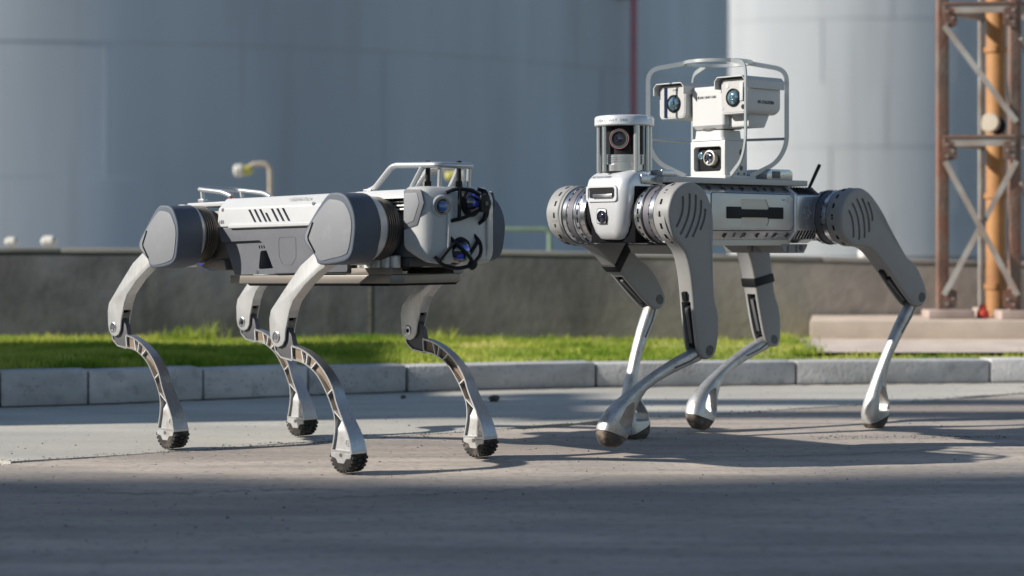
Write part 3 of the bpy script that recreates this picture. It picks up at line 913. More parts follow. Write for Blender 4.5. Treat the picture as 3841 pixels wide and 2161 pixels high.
# --- dark core under the deck and at the tail
bm = bmesh.new(); box(bm, (.30, 0, .517), (.19, .150, .125), .006, fn=pit); obj('front_core', bm, 'dark_cast', ra)
bm = bmesh.new()
for z in (.574, .566, .558): box(bm, (.30, -.0795, z), (.18, .010, .0035), .001, fn=pit)
obj('cable_rail', bm, 'satin', ra)
bm = bmesh.new(); prism(bm, rp([(-.256, .575), (-.40, .570), (-.43, .53), (-.43, .475), (-.38, .447), (-.256, .44)], .012), -.078, .078, 'y', .006, 2, pit)
obj('tail_block', bm, 'bronze', ra)
bm = bmesh.new(); prism(bm, rp([(-.252, .455), (-.300, .452), (-.345, .443), (-.33, .436), (-.24, .428)], .006), -.1, .1, 'y', .004, 2, pit)
obj('tail_cowl', bm, 'bronze', ra)
bm = bmesh.new(); box(bm, (-.345, 0, .590), (.18, .150, .011), .003, fn=pit); obj('tail_deck', bm, 'white_shell', ra)
bm = bmesh.new(); box(bm, (-.275, -.055, .5995), (.03, .012, .006), .001, fn=pit); obj('tail_light', bm, 'red_strip', ra)
bm = bmesh.new(); sphere(bm, (-.425, 0, .450), (.040, .040, .030)); obj('rear_lidar', bm, 'glass_dark', ra)
bm = bmesh.new(); sphere(bm, (-.4255, -.012, .4515), (.0395, .029, .0285)); obj('rear_lidar_window', bm, 'glass_blue', ra)
# --- tray
tray = bmesh.new()
prism(tray, rp([(-.222, -.106), (.350, -.106), (.368, -.082), (.368, .082), (.350, .106), (-.222, .106)], .006), .3985, .4175, 'z', .004, 2, pit)
for sg_ in (-1, 1): prism(tray, rp([(.20, .4180), (.21, .432), (.352, .432), (.356, .4180)], .002), sg_ * .076, sg_ * .1055, 'y', .002, 2, pit)
tray = obj('belly_tray', tray, 'bronze', ra)
bm = bmesh.new(); prism(bm, [(-.16, .399), (.345, .399), (.335, .393), (-.15, .393)], -.102, .102, 'y', .001, 1, pit); obj('tray_skid', bm, 'black_matte', tray)
for k, (x, r_, h_) in enumerate(((.225, .012, .010), (.255, .013, .012), (.285, .014, .022), (.314, .014, .024), (.340, .011, .024))):
    bm = bmesh.new(); lathe(bm, [(0, r_), (h_, r_), (h_ + .002, r_ * .85), (h_ + .002, 0)], (x, -.083, .4325), (0, 0, 1), 18, pit); obj('standoff', bm, 'satin', tray)
bm = bmesh.new(); box(bm, (.30, 0, .447), (.13, .13, .026), .003, fn=pit); obj('underbody_box', bm, 'dark_cast', ra)
# --- head
def hring(x, y, z0, z1, r):
    return [(x, p[0], (z0 + z1) / 2 + p[1]) for p in rrect(y, (z1 - z0) / 2, r, 5)]
bm = bmesh.new()
loft(bm, [hring(.3925, .106, .472, .611, .020), hring(.420, .106, .458, .6115, .022), hring(.444, .106, .449, .611, .024), hring(.457, .097, .446, .608, .028), hring(.469, .075, .449, .602, .030), hring(.4765, .062, .455, .596, .026), hring(.4790, .055, .462, .590, .022)])
head = obj('head_shell', bm, 'head_shaded_white', ra, ang=40)
bm = bmesh.new(); prism(bm, rp([(.410, .472), (.438, .448), (.476, .452), (.476, .47), (.43, .485)], .006), -.066, .066, 'y', .008, 3); obj('chin', bm, 'head_shaded_white', head)
bm = bmesh.new(); prism(bm, rp([(.3935, .605), (.447, .604), (.456, .575), (.435, .528), (.3935, .519)], .007), -.1083, -.104, 'y', .0015, 2); obj('cheek_panel', bm, 'grey_shell', head)
bm = bmesh.new(); prism(bm, rp([(.3945, .597), (.436, .597), (.4425, .575), (.425, .537), (.3945, .529)], .006), -.1095, -.1075, 'y', .001, 2); obj('cheek_plate', bm, 'cover_grey', head)
bm = bmesh.new(); prism(bm, rp([(.3935, .605), (.447, .604), (.456, .575), (.435, .528), (.3935, .519)], .007), .104, .1083, 'y', .0015, 2); obj('cheek_panel', bm, 'grey_shell', head)
bm = bmesh.new(); prism(bm, [(.3935, .5235), (.4275, .5305), (.426, .527), (.3935, .519)], -.1075, -.104, 'y', 0); obj('cheek_gap', bm, 'black_matte', head)
# ridges either side of the face
for s in (-1, 1):
    bm = bmesh.new(); sweep(bm, [(.4765, s * .058, .555), (.4785, s * .058, .52), (.478, s * .059, .48), (.472, s * .060, .462)], rrect(.005, .004, .002, 2), (0, 1, 0)); obj('face_ridge', bm, 'head_shaded_white', head)
# camera eye
bm = bmesh.new(); lathe(bm, [(-.03, .0265), (0, .026), (.008, .0245), (.0105, .022), (.010, .0185), (.005, .018), (.005, 0)], (.463, -.0655, .568), (1, -.32, 0), 32); eye = obj('camera_pod', bm, 'head_shaded_white', head)
bm = bmesh.new(); lathe(bm, [(0, .0182), (.004, .0182), (.004, .0155), (.0015, .015), (.0045, .0125), (.002, .012), (.002, 0)], (.4710, -.0681, .568), (1, -.32, 0), 28); obj('lens_ring', bm, 'navy_gloss', eye)
bm = bmesh.new(); lathe(bm, [(0, .0105), (.0012, .0095), (.0024, .005), (.0026, 0)], (.4742, -.0691, .568), (1, -.32, 0), 24); obj('lens', bm, 'glass_cyan', eye)
# lidars with wire guards
def lidar(cx, cy, cz, ax, nm):
    A_ = Vector(ax).normalized(); O = Vector((cx, cy, cz))
    bm = bmesh.new(); lathe(bm, [(-.02, .031), (.004, .031), (.007, .0285), (.007, .026)], O, A_, 32); ring = obj('lidar_ring', bm, 'black_plastic', head)
    bm = bmesh.new(); lathe(bm, [(0.003, .0265)] + [(.003 + .024 * math.sin(t), .0265 * math.cos(t)) for t in [k * math.pi / 2 / 8 for k in range(1, 9)]], O, A_, 32); obj('lidar_dome', bm, 'glass_dark', ring)
    _, u, w = basis(A_)
    for (du, dw, a_, b_, m) in ((-.002, .014, .013, .007, 'glass_blue'), (.008, 0, .0085, .0075, 'glass_green'), (-.011, -.004, .0075, .007, 'glass_blue')):
        bm = bmesh.new(); prev = None
        for q in range(5):
            ringv = []
            for t in range(16):
                th = 2 * math.pi * t / 16
                p = (du + a_ * q / 4 * math.cos(th), dw + b_ * q / 4 * math.sin(th)); rr2 = (p[0] ** 2 + p[1] ** 2) / .0265 ** 2
                pos = O + u * p[0] + w * p[1] + A_ * (.0042 + .024 * math.sqrt(max(0, 1 - rr2)))
                if q == 0:
                    if t == 0: ringv = [bm.verts.new(pos)]
                else: ringv.append(bm.verts.new(pos))
            if prev:
                for t in range(16):
                    if len(prev) == 1: bm.faces.new((prev[0], ringv[t - 1], ringv[t]))
                    else: bm.faces.new((prev[t - 1], ringv[t - 1], ringv[t], prev[t]))
            prev = ringv
        bm.normal_update()
        if list(bm.faces)[0].normal.dot(A_) < 0: bmesh.ops.reverse_faces(bm, faces=bm.faces)
        obj('coating_reflection', bm, m, ring)
    return ring
l1 = lidar(.477, .008, .577, (1, .12, .06), 'up')
l2 = lidar(.470, -.022, .474, (1, -.05, -.42), 'lo')
def wires(paths, parent, r_=.0042):
    for p in paths:
        bm = bmesh.new(); tube(bm, fillet3(p, .012, 4) if len(p) > 2 else p, r_, 8); obj('guard_wire', bm, 'black_plastic', parent)
wires([[(.474, -.060, .597), (.487, -.044, .606), (.503, -.012, .603), (.516, .014, .585)],
       [(.476, -.052, .537), (.490, -.030, .542), (.507, -.005, .556), (.518, .014, .568)],
       [(.492, -.037, .604), (.490, -.037, .541)],
       [(.478, .030, .606), (.487, .048, .602), (.487, .052, .575), (.486, .050, .545), (.478, .032, .532)],
       [(.483, .040, .600), (.516, .022, .584)], [(.483, .043, .540), (.516, .020, .568)]], l1)
bm = bmesh.new(); prism(bm, rp([(-.002, .556), (.022, .556), (.030, .575), (.022, .594), (-.002, .594)], .006), .513, .521, 'x', .002); 
hub = obj('guard_hub', bm, 'black_plastic', l1)
bm = bmesh.new(); box(bm, (.5212, .014, .575), (.002, .008, .008)); obj('hub_hole', bm, 'dark_cast', l1)
wires([[(.474, -.060, .509), (.492, -.040, .485), (.506, -.022, .462), (.508, -.014, .449)],
       [(.468, -.088, .462), (.478, -.074, .443), (.494, -.045, .436), (.506, -.020, .442)],
       [(.488, -.047, .494), (.474, -.082, .452)],
       [(.476, .020, .508), (.488, .030, .490), (.496, .022, .466), (.506, -.006, .450)],
       [(.484, .027, .497), (.486, -.002, .466)]], l2)
bm = bmesh.new(); lathe(bm, [(0, .011), (.008, .011), (.010, .007), (.010, 0)], (.501, -.012, .446), (1, 0, -.5), 20); obj('guard_hub', bm, 'black_plastic', l2)
for o_ in [head] + [q for q in bpy.data.objects if q.parent == head or (q.parent and q.parent.parent == head)]:
    for v in o_.data.vertices:
        if v.co.x > .3925: v.co.x = .3925 + (v.co.x - .3925) * 1.0
# --- racks
rk = bmesh.new(); tube(rk, fillet3([(.225, -.058, .606), (.245, -.058, .612), (.300, -.056, .660), (.44, -.053, .6575), (.448, 0, .657), (.44, .053, .6575), (.300, .056, .660), (.245, .058, .612), (.225, .058, .606)], .016, 5), .0066, 12)
rk = obj('front_rack', rk, 'tube_silver', ra)
for y in (-.054, .054):
    bm = bmesh.new(); tube(bm, [(.360, y * 1.05, .607), (.395, y, .656)], .0058, 10); obj('rack_strut', bm, 'tube_silver', rk)
    bm = bmesh.new(); box(bm, (.226, y * 1.07, .6055), (.026, .018, .008), .002); obj('rack_foot', bm, 'tube_silver', rk)
    bm = bmesh.new(); tube(bm, [(.435, y * .8, .606), (.438, y * .8, .656)], .005, 10); obj('rack_strut', bm, 'tube_silver', rk)
for x, y in ((.385, -.03), (.435, 0.015)):
    bm = bmesh.new(); cyl(bm, (x, y, .606), (x, y, .668), .0056, seg=12); cyl(bm, (x, y, .606), (x, y, .624), .0078, seg=12); obj('black_post', bm, 'black_plastic', rk)
bm = bmesh.new(); tube(bm, fillet3([(-.275, -.060, .602), (-.305, -.062, .612), (-.41, -.062, .621), (-.425, 0, .623), (-.41, .062, .621), (-.305, .062, .612), (-.275, .060, .602)], .02, 5), .0060, 12)
rh = obj('rear_handle', bm, 'tube_silver', ra)
for y in (-.060, .060):
    bm = bmesh.new(); tube(bm, [(-.39, y, .592), (-.394, y, .619)], .0052, 10); box(bm, (-.39, y, .593), (.022, .016, .008), .002); obj('handle_post', bm, 'tube_silver', rh)

# --- legs
FC = [(.199, .500), (.223, .539), (.272, .588), (.300, .598), (.336, .592), (.361, .564), (.3705, .530), (.366, .49), (.355, .462), (.325, .449), (.254, .444), (.236, .463)]
FF = [(.203, .499), (.227, .536), (.276, .581), (.300, .586), (.334, .579), (.355, .556), (.362, .530), (.358, .497), (.350, .473), (.338, .463), (.289, .454), (.257, .450), (.240, .464)]
RC = [(-.424, .483), (-.392, .527), (-.348, .572), (-.322, .579), (-.29, .573), (-.270, .548), (-.2605, .516), (-.265, .474), (-.274, .449), (-.305, .435), (-.37, .430), (-.387, .450)]
RF = [(-.420, .482), (-.388, .525), (-.344, .564), (-.320, .568), (-.292, .561), (-.275, .540), (-.267, .516), (-.271, .480), (-.277, .458), (-.288, .447), (-.325, .438), (-.368, .435), (-.383, .453)]
THI = [(.240, .482), (.170, .440), (.1125, .3856), (.0676, .3415), (.0619, .3211), (.0640, .288), (.0685, .272), (.080, .2625), (.0935, .2600), (.108, .265), (.1165, .277), (.1195, .300), (.1333, .3424), (.1458, .3645), (.1868, .400), (.2313, .4281), (.290, .455), (.290, .482)]
SHF = [(.1333, .2667), (.1732, .2588), (.2125, .2416), (.25, .216), (.279, .1835), (.2934, .1539), (.3117, .1247), (.3401, .0813), (.3517, .0465)]
SHR = [(.1361, .2338), (.1705, .2293), (.1977, .2194), (.2259, .2028), (.2553, .172), (.2738, .1467), (.2869, .123), (.2908, .0928), (.2869, .062), (.2835, .0465)]
def resample(pts, n):
    P = spline([(p[0], 0, p[1]) for p in pts], 8)
    Ls = [0]
    for i in range(1, len(P)): Ls.append(Ls[-1] + (P[i] - P[i - 1]).length)
    out = []; j = 0
    for k in range(n):
        t = Ls[-1] * k / (n - 1)
        while j < len(P) - 2 and Ls[j + 1] < t: j += 1
        f_ = (t - Ls[j]) / max(1e-9, Ls[j + 1] - Ls[j])
        out.append(P[j].lerp(P[j + 1], min(1, max(0, f_))))
    return out
NS = 29
F_, R_ = resample(SHF, NS), resample(SHR, NS)
YC = .196
def legA(side, dx, rear):
    def Y(n): return side * n
    sh = lambda v: Vector((v.x + dx, v.y, v.z))
    cp = [(p[0], p[1]) for p in (RC if rear else FC)]
    fp = RF if rear else FF
    bm = bmesh.new(); prism(bm, [(p.x, p.z) for p in spline([(q[0], 0, q[1]) for q in cp], 4, True)], Y(.152), Y(.2245), 'y', .011, 4)
    cov = obj('hip_cover', bm, 'navy_rubber', ra, ang=50)
    bm = bmesh.new(); mx0 = sum(q[0] for q in fp) / len(fp); mz0 = sum(q[1] for q in fp) / len(fp)
    prism(bm, [(mx0 + (p.x - mx0) * .965, mz0 + (p.z - mz0) * .955) for p in spline([(q[0], 0, q[1]) for q in fp], 4, True)], Y(.2235), Y(.2262), 'y', .0012, 2); obj('cover_plate', bm, 'cover_grey', cov)
    ox, oz, k_ = (.0, .0, 1) if not rear else (-.62, -.0165, 1)
    bm = bmesh.new()
    sweep(bm, [(.234 + ox, Y(.2264), .535 + oz), (.2175 + ox, Y(.2264), .504 + oz), (.219 + ox, Y(.2264), .497 + oz), (.241 + ox, Y(.2264), .470 + oz)], [(-.0022, -.0006), (.0022, -.0006), (.0022, .0006), (-.0022, .0006)], (0, 1, 0)); obj('cover_notch', bm, 'black_matte', cov)
    # hip motor
    hx, hz = (.298, .522) if not rear else (-.352, .510)
    bm = bmesh.new(); lathe(bm, [(.151, .0715), (.1325, .0715), (.130, .0695), (.130, .06)], (hx, 0, hz), (0, side, 0), 48); mo = obj('hip_motor', bm, 'satin', ra)
    for k in range(5):
        bm = bmesh.new(); y0 = .1285 - k * .0062
        lathe(bm, [(y0, .055), (y0, .0688), (y0 - .0026, .0688), (y0 - .0026, .055)], (hx, 0, hz), (0, side, 0), 48); obj('cooling_fin', bm, 'bronze', mo)
    bm = bmesh.new(); lathe(bm, [(.1300, .0625), (.0985, .0625), (.098, .055)], (hx, 0, hz), (0, side, 0), 40); obj('motor_core', bm, 'black_matte', mo)
    bm = bmesh.new(); lathe(bm, [(.0995, .069), (.093, .069), (.090, .064), (.074, .060)], (hx, 0, hz), (0, side, 0), 40); obj('motor_flange', bm, 'dark_cast' if not rear else 'bronze', mo)
    bm = bmesh.new(); cyl(bm, (hx - .02, Y(.16), hz - .071), (hx - .02, Y(.095), hz - .071), .0085, seg=14); obj('cable_gland', bm, 'satin', mo)
    # thigh
    bm = bmesh.new(); prism(bm, rp(THI, .010, 4), Y(YC - .014), Y(YC + .014), 'y', .0022, 2, sh)
    th = obj('thigh', bm, 'brushed', ra)
    c = bmesh.new(); box(c, (.09 + dx, Y(YC), .22), (.2, .0208, .212)); cut(th, c)
    for s in (-1, 1):
        yb = Y(YC) + s * .0138
        bm = bmesh.new(); lathe(bm, [(0, .0128), (.0015, .0128), (.0022, .0115), (.0022, .009), (.0010, .0085), (.0010, 0)], (.0875 + dx, yb, .2825), (0, s, 0), 24); bo = obj('knee_bolt', bm, 'b_chrome', th)
        bm = bmesh.new(); lathe(bm, [(.0008, .0055), (.0016, .0055), (.0016, 0)], (.0875 + dx, yb, .2825), (0, s, 0), 6); obj('bolt_socket', bm, 'black_matte' if side > 0 else 'dark_cast', bo)
    bm = bmesh.new(); box(bm, (.092 + dx, Y(YC), .322), (.05, .0200, .006)); obj('slot_lining', bm, 'black_matte', th)
    # shank: flanges, web, ribs
    def w(k): t = k / (NS - 1); return .009 + .0125 * max(0, (t - .1) / .9) ** 1.25
    def inset(k, d):
        a, b_ = F_[k], R_[k]; u = (b_ - a); L = u.length; u.normalize(); d = min(d, L * .42); return a + u * d, b_ - u * d
    bm = bmesh.new()
    rings = []
    for k in range(NS):
        a = F_[k]; i, _ = inset(k, .0042); ww = w(k)
        rings.append([(a.x, Y(YC) - ww, a.z), (a.x, Y(YC) + ww, a.z), (i.x, Y(YC) + ww, i.z), (i.x, Y(YC) - ww, i.z)])
    loft(bm, rings, sh)
    rings = []
    for k in range(NS):
        b_ = R_[k]; _, i = inset(k, .0030); ww = w(k)
        rings.append([(i.x, Y(YC) - ww, i.z), (i.x, Y(YC) + ww, i.z), (b_.x, Y(YC) + ww, b_.z), (b_.x, Y(YC) - ww, b_.z)])
    loft(bm, rings, sh)
    a, b_ = F_[NS - 1], R_[NS - 1]
    box(bm, ((a.x + b_.x) / 2, Y(YC), .0485), (a.x - b_.x - .0002, w(NS - 1) * 2 - .0006, .006), 0, fn=sh)
    shk = obj('shank', bm, 'shank_metal', ra, ang=30)
    for k0, k1, nm, mm in ((0, 22, 'shank_web', 'pocket_metal'), (21, NS, 'shank_plate', 'foot_silver')):
        bm = bmesh.new(); rings = []
        for k in range(k0, k1):
            a, b_ = inset(k, .0025)
            ww = .0022 if nm == 'shank_web' else .0028 + (w(k) - .0055 - .0028) * min(1, (k - 21) / 2)
            rings.append([(a.x, Y(YC) - ww, a.z), (a.x, Y(YC) + ww, a.z), (b_.x, Y(YC) + ww, b_.z), (b_.x, Y(YC) - ww, b_.z)])
        loft(bm, rings, sh)
        obj(nm, bm, mm, shk)
    for ka, kb in ((0, 0), (3, 4), (5, 5), (8, 7), (15, 15), (22, 19)):
        a, _ = inset(ka, .003); _, b_ = inset(kb, .002); ww = min(w(ka), w(kb)) * .96
        bm = bmesh.new(); sweep(bm, [(a.x, Y(YC), a.z), (b_.x, Y(YC), b_.z)], [(-ww, -.0013), (ww, -.0013), (ww, .0013), (-ww, .0013)], (.3, 0, 1), fn=sh); obj('rib', bm, 'satin', shk)
    for s in (-1, 1):
        bm = bmesh.new(); lathe(bm, [(0, .0072), (.0012, .0072), (.0014, .006), (.0004, .0056), (.0004, 0)], (.3325 + dx, Y(YC) + s * .0152, .068), (0, s, 0), 20); obj('foot_plug', bm, 'shank_metal', shk)
    bm = bmesh.new(); prism(bm, rp([(.1375, .2655), (.131, .288), (.114, .304), (.090, .304), (.072, .293), (.0675, .275), (.076, .255), (.100, .241), (.1375, .2345)], .008), Y(YC - .0066), Y(YC + .0066), 'y', .001, 2, sh)
    obj('knee_link', bm, 'dark_cast', shk)
    bm = bmesh.new(); sweep(bm, [Vector((.072, Y(YC), .272)), Vector((.078, Y(YC), .252)), Vector((.098, Y(YC), .2385)), Vector((.137, Y(YC), .233))], [(-.0095, -.002), (.0095, -.002), (.0095, .002), (-.0095, .002)], (.4, 0, 1), fn=sh); obj('knee_guard', bm, 'shank_metal', shk)
    # foot
    cx, cz, rr_ = .3177, .0405, .0342
    bm = bmesh.new()
    arc = [(cx + rr_ * math.cos(R(180 + 180 * k / 20)), cz + .0012 + rr_ * math.sin(R(180 + 180 * k / 20))) for k in range(21)]
    prism(bm, [(cx - rr_, cz + .0050)] + arc + [(cx + rr_, cz + .0050)], Y(YC - .0215), Y(YC + .0215), 'y', .003, 2, sh)
    ty = obj('tyre', bm, 'rubber', shk)
    bm = bmesh.new()
    for k in range(12):
        for j, yy in enumerate((-.0155, -.0005, .0150)):
            th_ = R(188 + 164 * k / 11 + (6 if j == 1 else 0))
            if th_ > R(356): continue
            box(bm, (cx + dx + (rr_ + .0022) * math.cos(th_), Y(YC) + yy, cz + .0018 + (rr_ + .0022) * math.sin(th_)), (.0056, .0118, .0062), .0008, 1, rot=Matrix.Rotation(-th_, 3, 'Y'))
    tr_ = obj('tread_blocks', bm, 'rubber', ty, kind='stuff')
    for s in (-1, 1):
        bm = bmesh.new(); pl = rp([(cx - .033, .0455), (cx + .033, .0455), (cx + .032, .036), (cx + .017, .034), (cx + .010, .024), (cx - .010, .024), (cx - .017, .034), (cx - .032, .036)], .003)
        y0 = Y(YC) + s * .0206
        prism(bm, pl, y0, y0 + s * .0024, 'y', .0006, 1, sh); obj('rim_plate', bm, 'foot_silver', ty)
        bm = bmesh.new(); lathe(bm, [(.002, .0045), (.003, .0045), (.003, 0)], (cx + dx, y0, .0415), (0, s, 0), 16); obj('rim_bolt', bm, 'dark_cast', ty)
for sd_ in (-1, 1):
    for dx_, rr__ in ((0.0, False), (-.64, True)):
        legA(sd_, dx_, rr__)

# ================================================================== ROBOT B: silver quadruped with mast camera
rb = empty('robot_dog', (0.489, 4.598, 0), math.atan2(-.6665, -.7455), 'silver four legged robot walking with a caged camera mast on its back', 'robot', 'four legged robots')
# --- trunk
SEC = [(-.072, .487), (.072, .487), (.098, .497), (.118, .520), (.118, .611), (.088, .632), (-.088, .632), (-.118, .611), (-.118, .520), (-.098, .497)]
bm = bmesh.new(); prism(bm, rp(SEC, .008, 3), -.194, .165, 'x', .002, 2); trunk = obj('trunk', bm, 'b_silver', rb)
def sec(k, cz=.56): return [(p[0] * k, cz + (p[1] - cz) * k) for p in SEC]
bm = bmesh.new(); prism(bm, rp(sec(.985), .008, 3), -.306, -.1955, 'x', .004, 2); rear = obj('rear_housing', bm, 'b_silver', rb)
bm = bmesh.new(); prism(bm, rp(sec(1.025), .008, 3), -.203, -.192, 'x', .002, 2); obj('trunk_band', bm, 'b_head', rb)
bm = bmesh.new(); prism(bm, rp(sec(1.02), .008, 3), .150, .166, 'x', .002, 2); obj('trunk_band', bm, 'b_head', rb)
bm = bmesh.new(); box(bm, (.25, 0, .557), (.168, .150, .135), .006); obj('front_core', bm, 'black_matte', rb)
bm = bmesh.new(); box(bm, (-.35, 0, .557), (.09, .15, .125), .02); obj('tail_core', bm, 'dark_cast', rb)
for s in (1, -1):
    pp = rp([(.118, .524), (.118, .608), (.112, .6105), (-.175, .6095), (-.188, .602), (-.188, .530), (-.176, .521), (.11, .5205)], .004)
    bm = bmesh.new(); prism(bm, [(p[0] * 1.012 - .0004, .5655 + (p[1] - .5655) * 1.035) for p in pp], s * .1175, s * .1186, 'y', 0); obj('panel_gap', bm, 'black_matte', trunk)
    bm = bmesh.new(); prism(bm, pp, s * .1170, s * .1206, 'y', .0008, 2); pan = obj('side_panel', bm, 'b_panel', trunk)
    c = bmesh.new(); prism(c, rp([(.012, .5965), (-.082, .5965), (-.094, .578), (-.094, .540), (-.086, .531), (.006, .531), (.012, .540)], .005), s * .1085, s * .13, 'y', 0); cut(pan, c)
    bm = bmesh.new(); prism(bm, rp([(.012, .5965), (-.082, .5965), (-.094, .578), (-.094, .540), (-.086, .531), (.006, .531), (.012, .540)], .005), s * .1178, s * .1190, 'y', 0); obj('grip_recess', bm, 'b_tan', pan)
    bm = bmesh.new(); prism(bm, rp([(.065, .578), (.012, .578), (.010, .572), (-.092, .572), (-.095, .578), (-.148, .578), (-.148, .549), (-.095, .549), (-.09, .552), (.008, .552), (.012, .549), (.065, .549)], .002), s * .1190, s * .1222, 'y', .001, 2); obj('grip_bar', bm, 'black_plastic', pan)
    bm = bmesh.new(); lathe(bm, [(0, .0085), (.0006, .0085), (.0008, .006), (.0008, 0)], (-.170, s * .1206, .597), (0, s, 0), 20); obj('badge', bm, 'b_tan', pan)
    tq = frame((-.149, s * .1208, .5965), (-s, 0, 0), (0, 0, 1)); text('printed_lettering', 'FAX', .007, tq, 'ink_grey', pan, .0002)
    # printed scale marks on the bevels
    for fr_, up_, dn_ in ((.03, '|8', '|3'), (.19, '8|', '8|'), (.305, '0', '5'), (.42, '|8', '|3'), (.58, '8|', '4|'), (.70, '8', '5'), (.80, '|1', '|7'), (.95, '1|', '7|')):
        xm = .118 - fr_ * .31
        text('printed_mark', up_, .0165, frame((xm, s * .1035, .6232), (-s, 0, 0), (0, -s * .82, .58)), 'ink', trunk, .0010, 1.1)
        text('printed_mark', dn_, .0165, frame((xm, s * .1088, .5085), (-s, 0, 0), (0, s * .66, .75)), 'ink', trunk, .0010, 1.1)
    bm = bmesh.new(); prism(bm, rp([(.165, .4965), (-.20, .4965), (-.212, .490), (-.19, .4825), (.165, .4825)], .002), s * .060, s * .0965, 'y', .002, 2); obj('skid_rail', bm, 'b_tan', rb)
    # rear housing: grilles and emblem
    for zz, sg in ((.619, 1), (.508, -1)):
        bm = bmesh.new()
        for k in range(8):
            x = -.2105 - k * .0118
            (y0, z0), (y1, z1) = ((.1155, .6112), (.0885, .6305)) if sg > 0 else ((.0975, .4995), (.1160, .5205))
            oy, oz = (.0006, .0008) if sg > 0 else (.0008, -.0006)
            sweep(bm, [(x, s * (y0 + oy), z0 + oz), (x - .005 * sg, s * (y1 + oy), z1 + oz)], [(-.0019, -.0007), (.0019, -.0007), (.0019, .0007), (-.0019, .0007)], (0, s * .6, .8 * sg))
        obj('vent_grille', bm, 'black_matte', rear, kind='stuff')
    bm = bmesh.new(); lathe(bm, [(0, .0165), (.0008, .0165), (.0008, 0)], (-.247, s * .1162, .566), (0, s, 0), 28); obj('emblem', bm, 'emblem', rear)
    bm = bmesh.new(); prism(bm, [(-.206, .528), (-.206, .604), (-.2075, .604), (-.2075, .528)], s * .116, s * .1166, 'y'); obj('panel_line', bm, 'black_matte', rear)
# belly boxes
for x0, x1, y0, y1 in ((.11, .235, -.05, .098), (-.275, -.165, .02, .098), (-.275, -.165, -.098, -.02), (-.02, .05, -.10, -.05)):
    bm = bmesh.new(); prism(bm, rp([(x0, .486), (x1, .486), (x1 - .018, .463), (x0 + .018, .463)], .004), y0, y1, 'y', .003, 2); bb = obj('belly_box', bm, 'b_grey', rb)
    bm = bmesh.new(); lathe(bm, [(0, .008), (.0014, .008), (.0016, .005), (.0016, 0)], (x0 + .03, y1 - .001, .476), (0, 1, 0), 16); obj('screw', bm, 'dark_cast', bb)
    for q in (.35, .65):
        bm = bmesh.new(); box(bm, (x0 + (x1 - x0) * q + .01, y1 - .0002, .474), (.008, .001, .018), .0004); obj('box_groove', bm, 'dark_cast', bb)
bm = bmesh.new(); prism(bm, rp([(.155, .488), (.315, .490), (.31, .500), (.155, .500)], .003), -.06, .06, 'y', .002); obj('chin_plate', bm, 'b_plate', rb)
# --- deck plate
bm = bmesh.new(); prism(bm, rp([(.262, -.098), (.262, .098), (.245, .106), (-.262, .106), (-.268, .1), (-.268, -.1), (-.262, -.106), (.245, -.106)], .004), .6335, .6475, 'z', .0012, 2); deck = obj('deck_plate', bm, 'b_plate', rb)
bm = bmesh.new(); box(bm, (.275, 0, .640), (.075, .150, .022), .004); obj('neck_plate', bm, 'b_silver', rb)
bm = bmesh.new(); box(bm, (.23, .060, .656), (.050, .055, .016), .003); obj('mount_block', bm, 'b_silver', deck)
bm = bmesh.new(); prism(bm, rp([(-.125, .648), (-.225, .648), (-.225, .668), (-.215, .675), (-.14, .675), (-.125, .664)], .004), .01, .088, 'y', .003, 2); rx_ = obj('radio_box', bm, 'b_silver', deck)
bm = bmesh.new(); box(bm, (-.16, .0885, .661), (.03, .002, .018), .0006); obj('connector', bm, 'dark_cast', rx_)
bm = bmesh.new(); prism(bm, rp([(-.10, .648), (-.19, .648), (-.18, .664), (-.105, .664)], .003), -.08, .0, 'y', .003); obj('cable_box', bm, 'b_plate', deck)
an = bmesh.new(); lathe(an, [(0, .0085), (.012, .0085), (.014, .0045), (.016, .0042), (.080, .0048), (.084, .0042), (.084, 0)], (-.318, .058, .618), (-.36, .12, .72), 14); an = obj('antenna', an, 'black_plastic', rb)
bm = bmesh.new(); sphere(bm, (-.333, .050, .617), (.018, .020, .014)); obj('antenna_base', bm, 'b_head', rb)
# --- head
def hr(z, y, xf, r): 
    xm, hx_ = (xf + .255) / 2, (xf - .255) / 2
    return [(xm + p[0], p[1], z) for p in rrect(hx_, y, min(r, hx_ * .95, y * .95), 6)]
bm = bmesh.new()
loft(bm, [hr(.497, .034, .338, .02), hr(.500, .042, .346, .024), (hr(.515, .052, .3555, .028)), hr(.54, .061, .3605, .028), hr(.575, .068, .363, .028), hr(.61, .071, .364, .026), hr(.628, .071, .3635, .026), hr(.640, .070, .360, .026), hr(.650, .068, .350, .026), hr(.6575, .065, .338, .026), hr(.662, .060, .325, .024)])
hd = obj('head_shell', bm, 'b_head', rb, ang=60)
bm = bmesh.new(); fr_ = rrect(.052, .020, .009, 4); inn = rrect(.045, .014, .006, 4)
loft(bm, [[(.361, p[0] - .006, .607 + p[1]) for p in fr_], [(.3675, p[0] * .98 - .006, .607 + p[1] * .97) for p in fr_], [(.3675, p[0] - .006, .607 + p[1]) for p in inn], [(.3645, p[0] * .97 - .006, .607 + p[1] * .94) for p in inn]])
sf = obj('sensor_frame', bm, 'b_head', hd)
bm = bmesh.new(); prism(bm, [(p[0] * .92 - .006, .608 + p[1] * .86) for p in inn], .3646, .3654, 'x'); obj('sensor_window', bm, 'black_plastic', sf)
bm = bmesh.new(); box(bm, (.3662, -.002, .600), (.003, .064, .0105), .001); obj('sensor_bar', bm, 'b_chrome', sf)
bm = bmesh.new(); prism(bm, rrect(.0165, .0185, .006), .360, .3640, 'x', .0008, 2, fn=lambda v: Vector((v.x, v.y - .008, v.z + .553))); cf = obj('camera_plate', bm, 'black_plastic', hd)
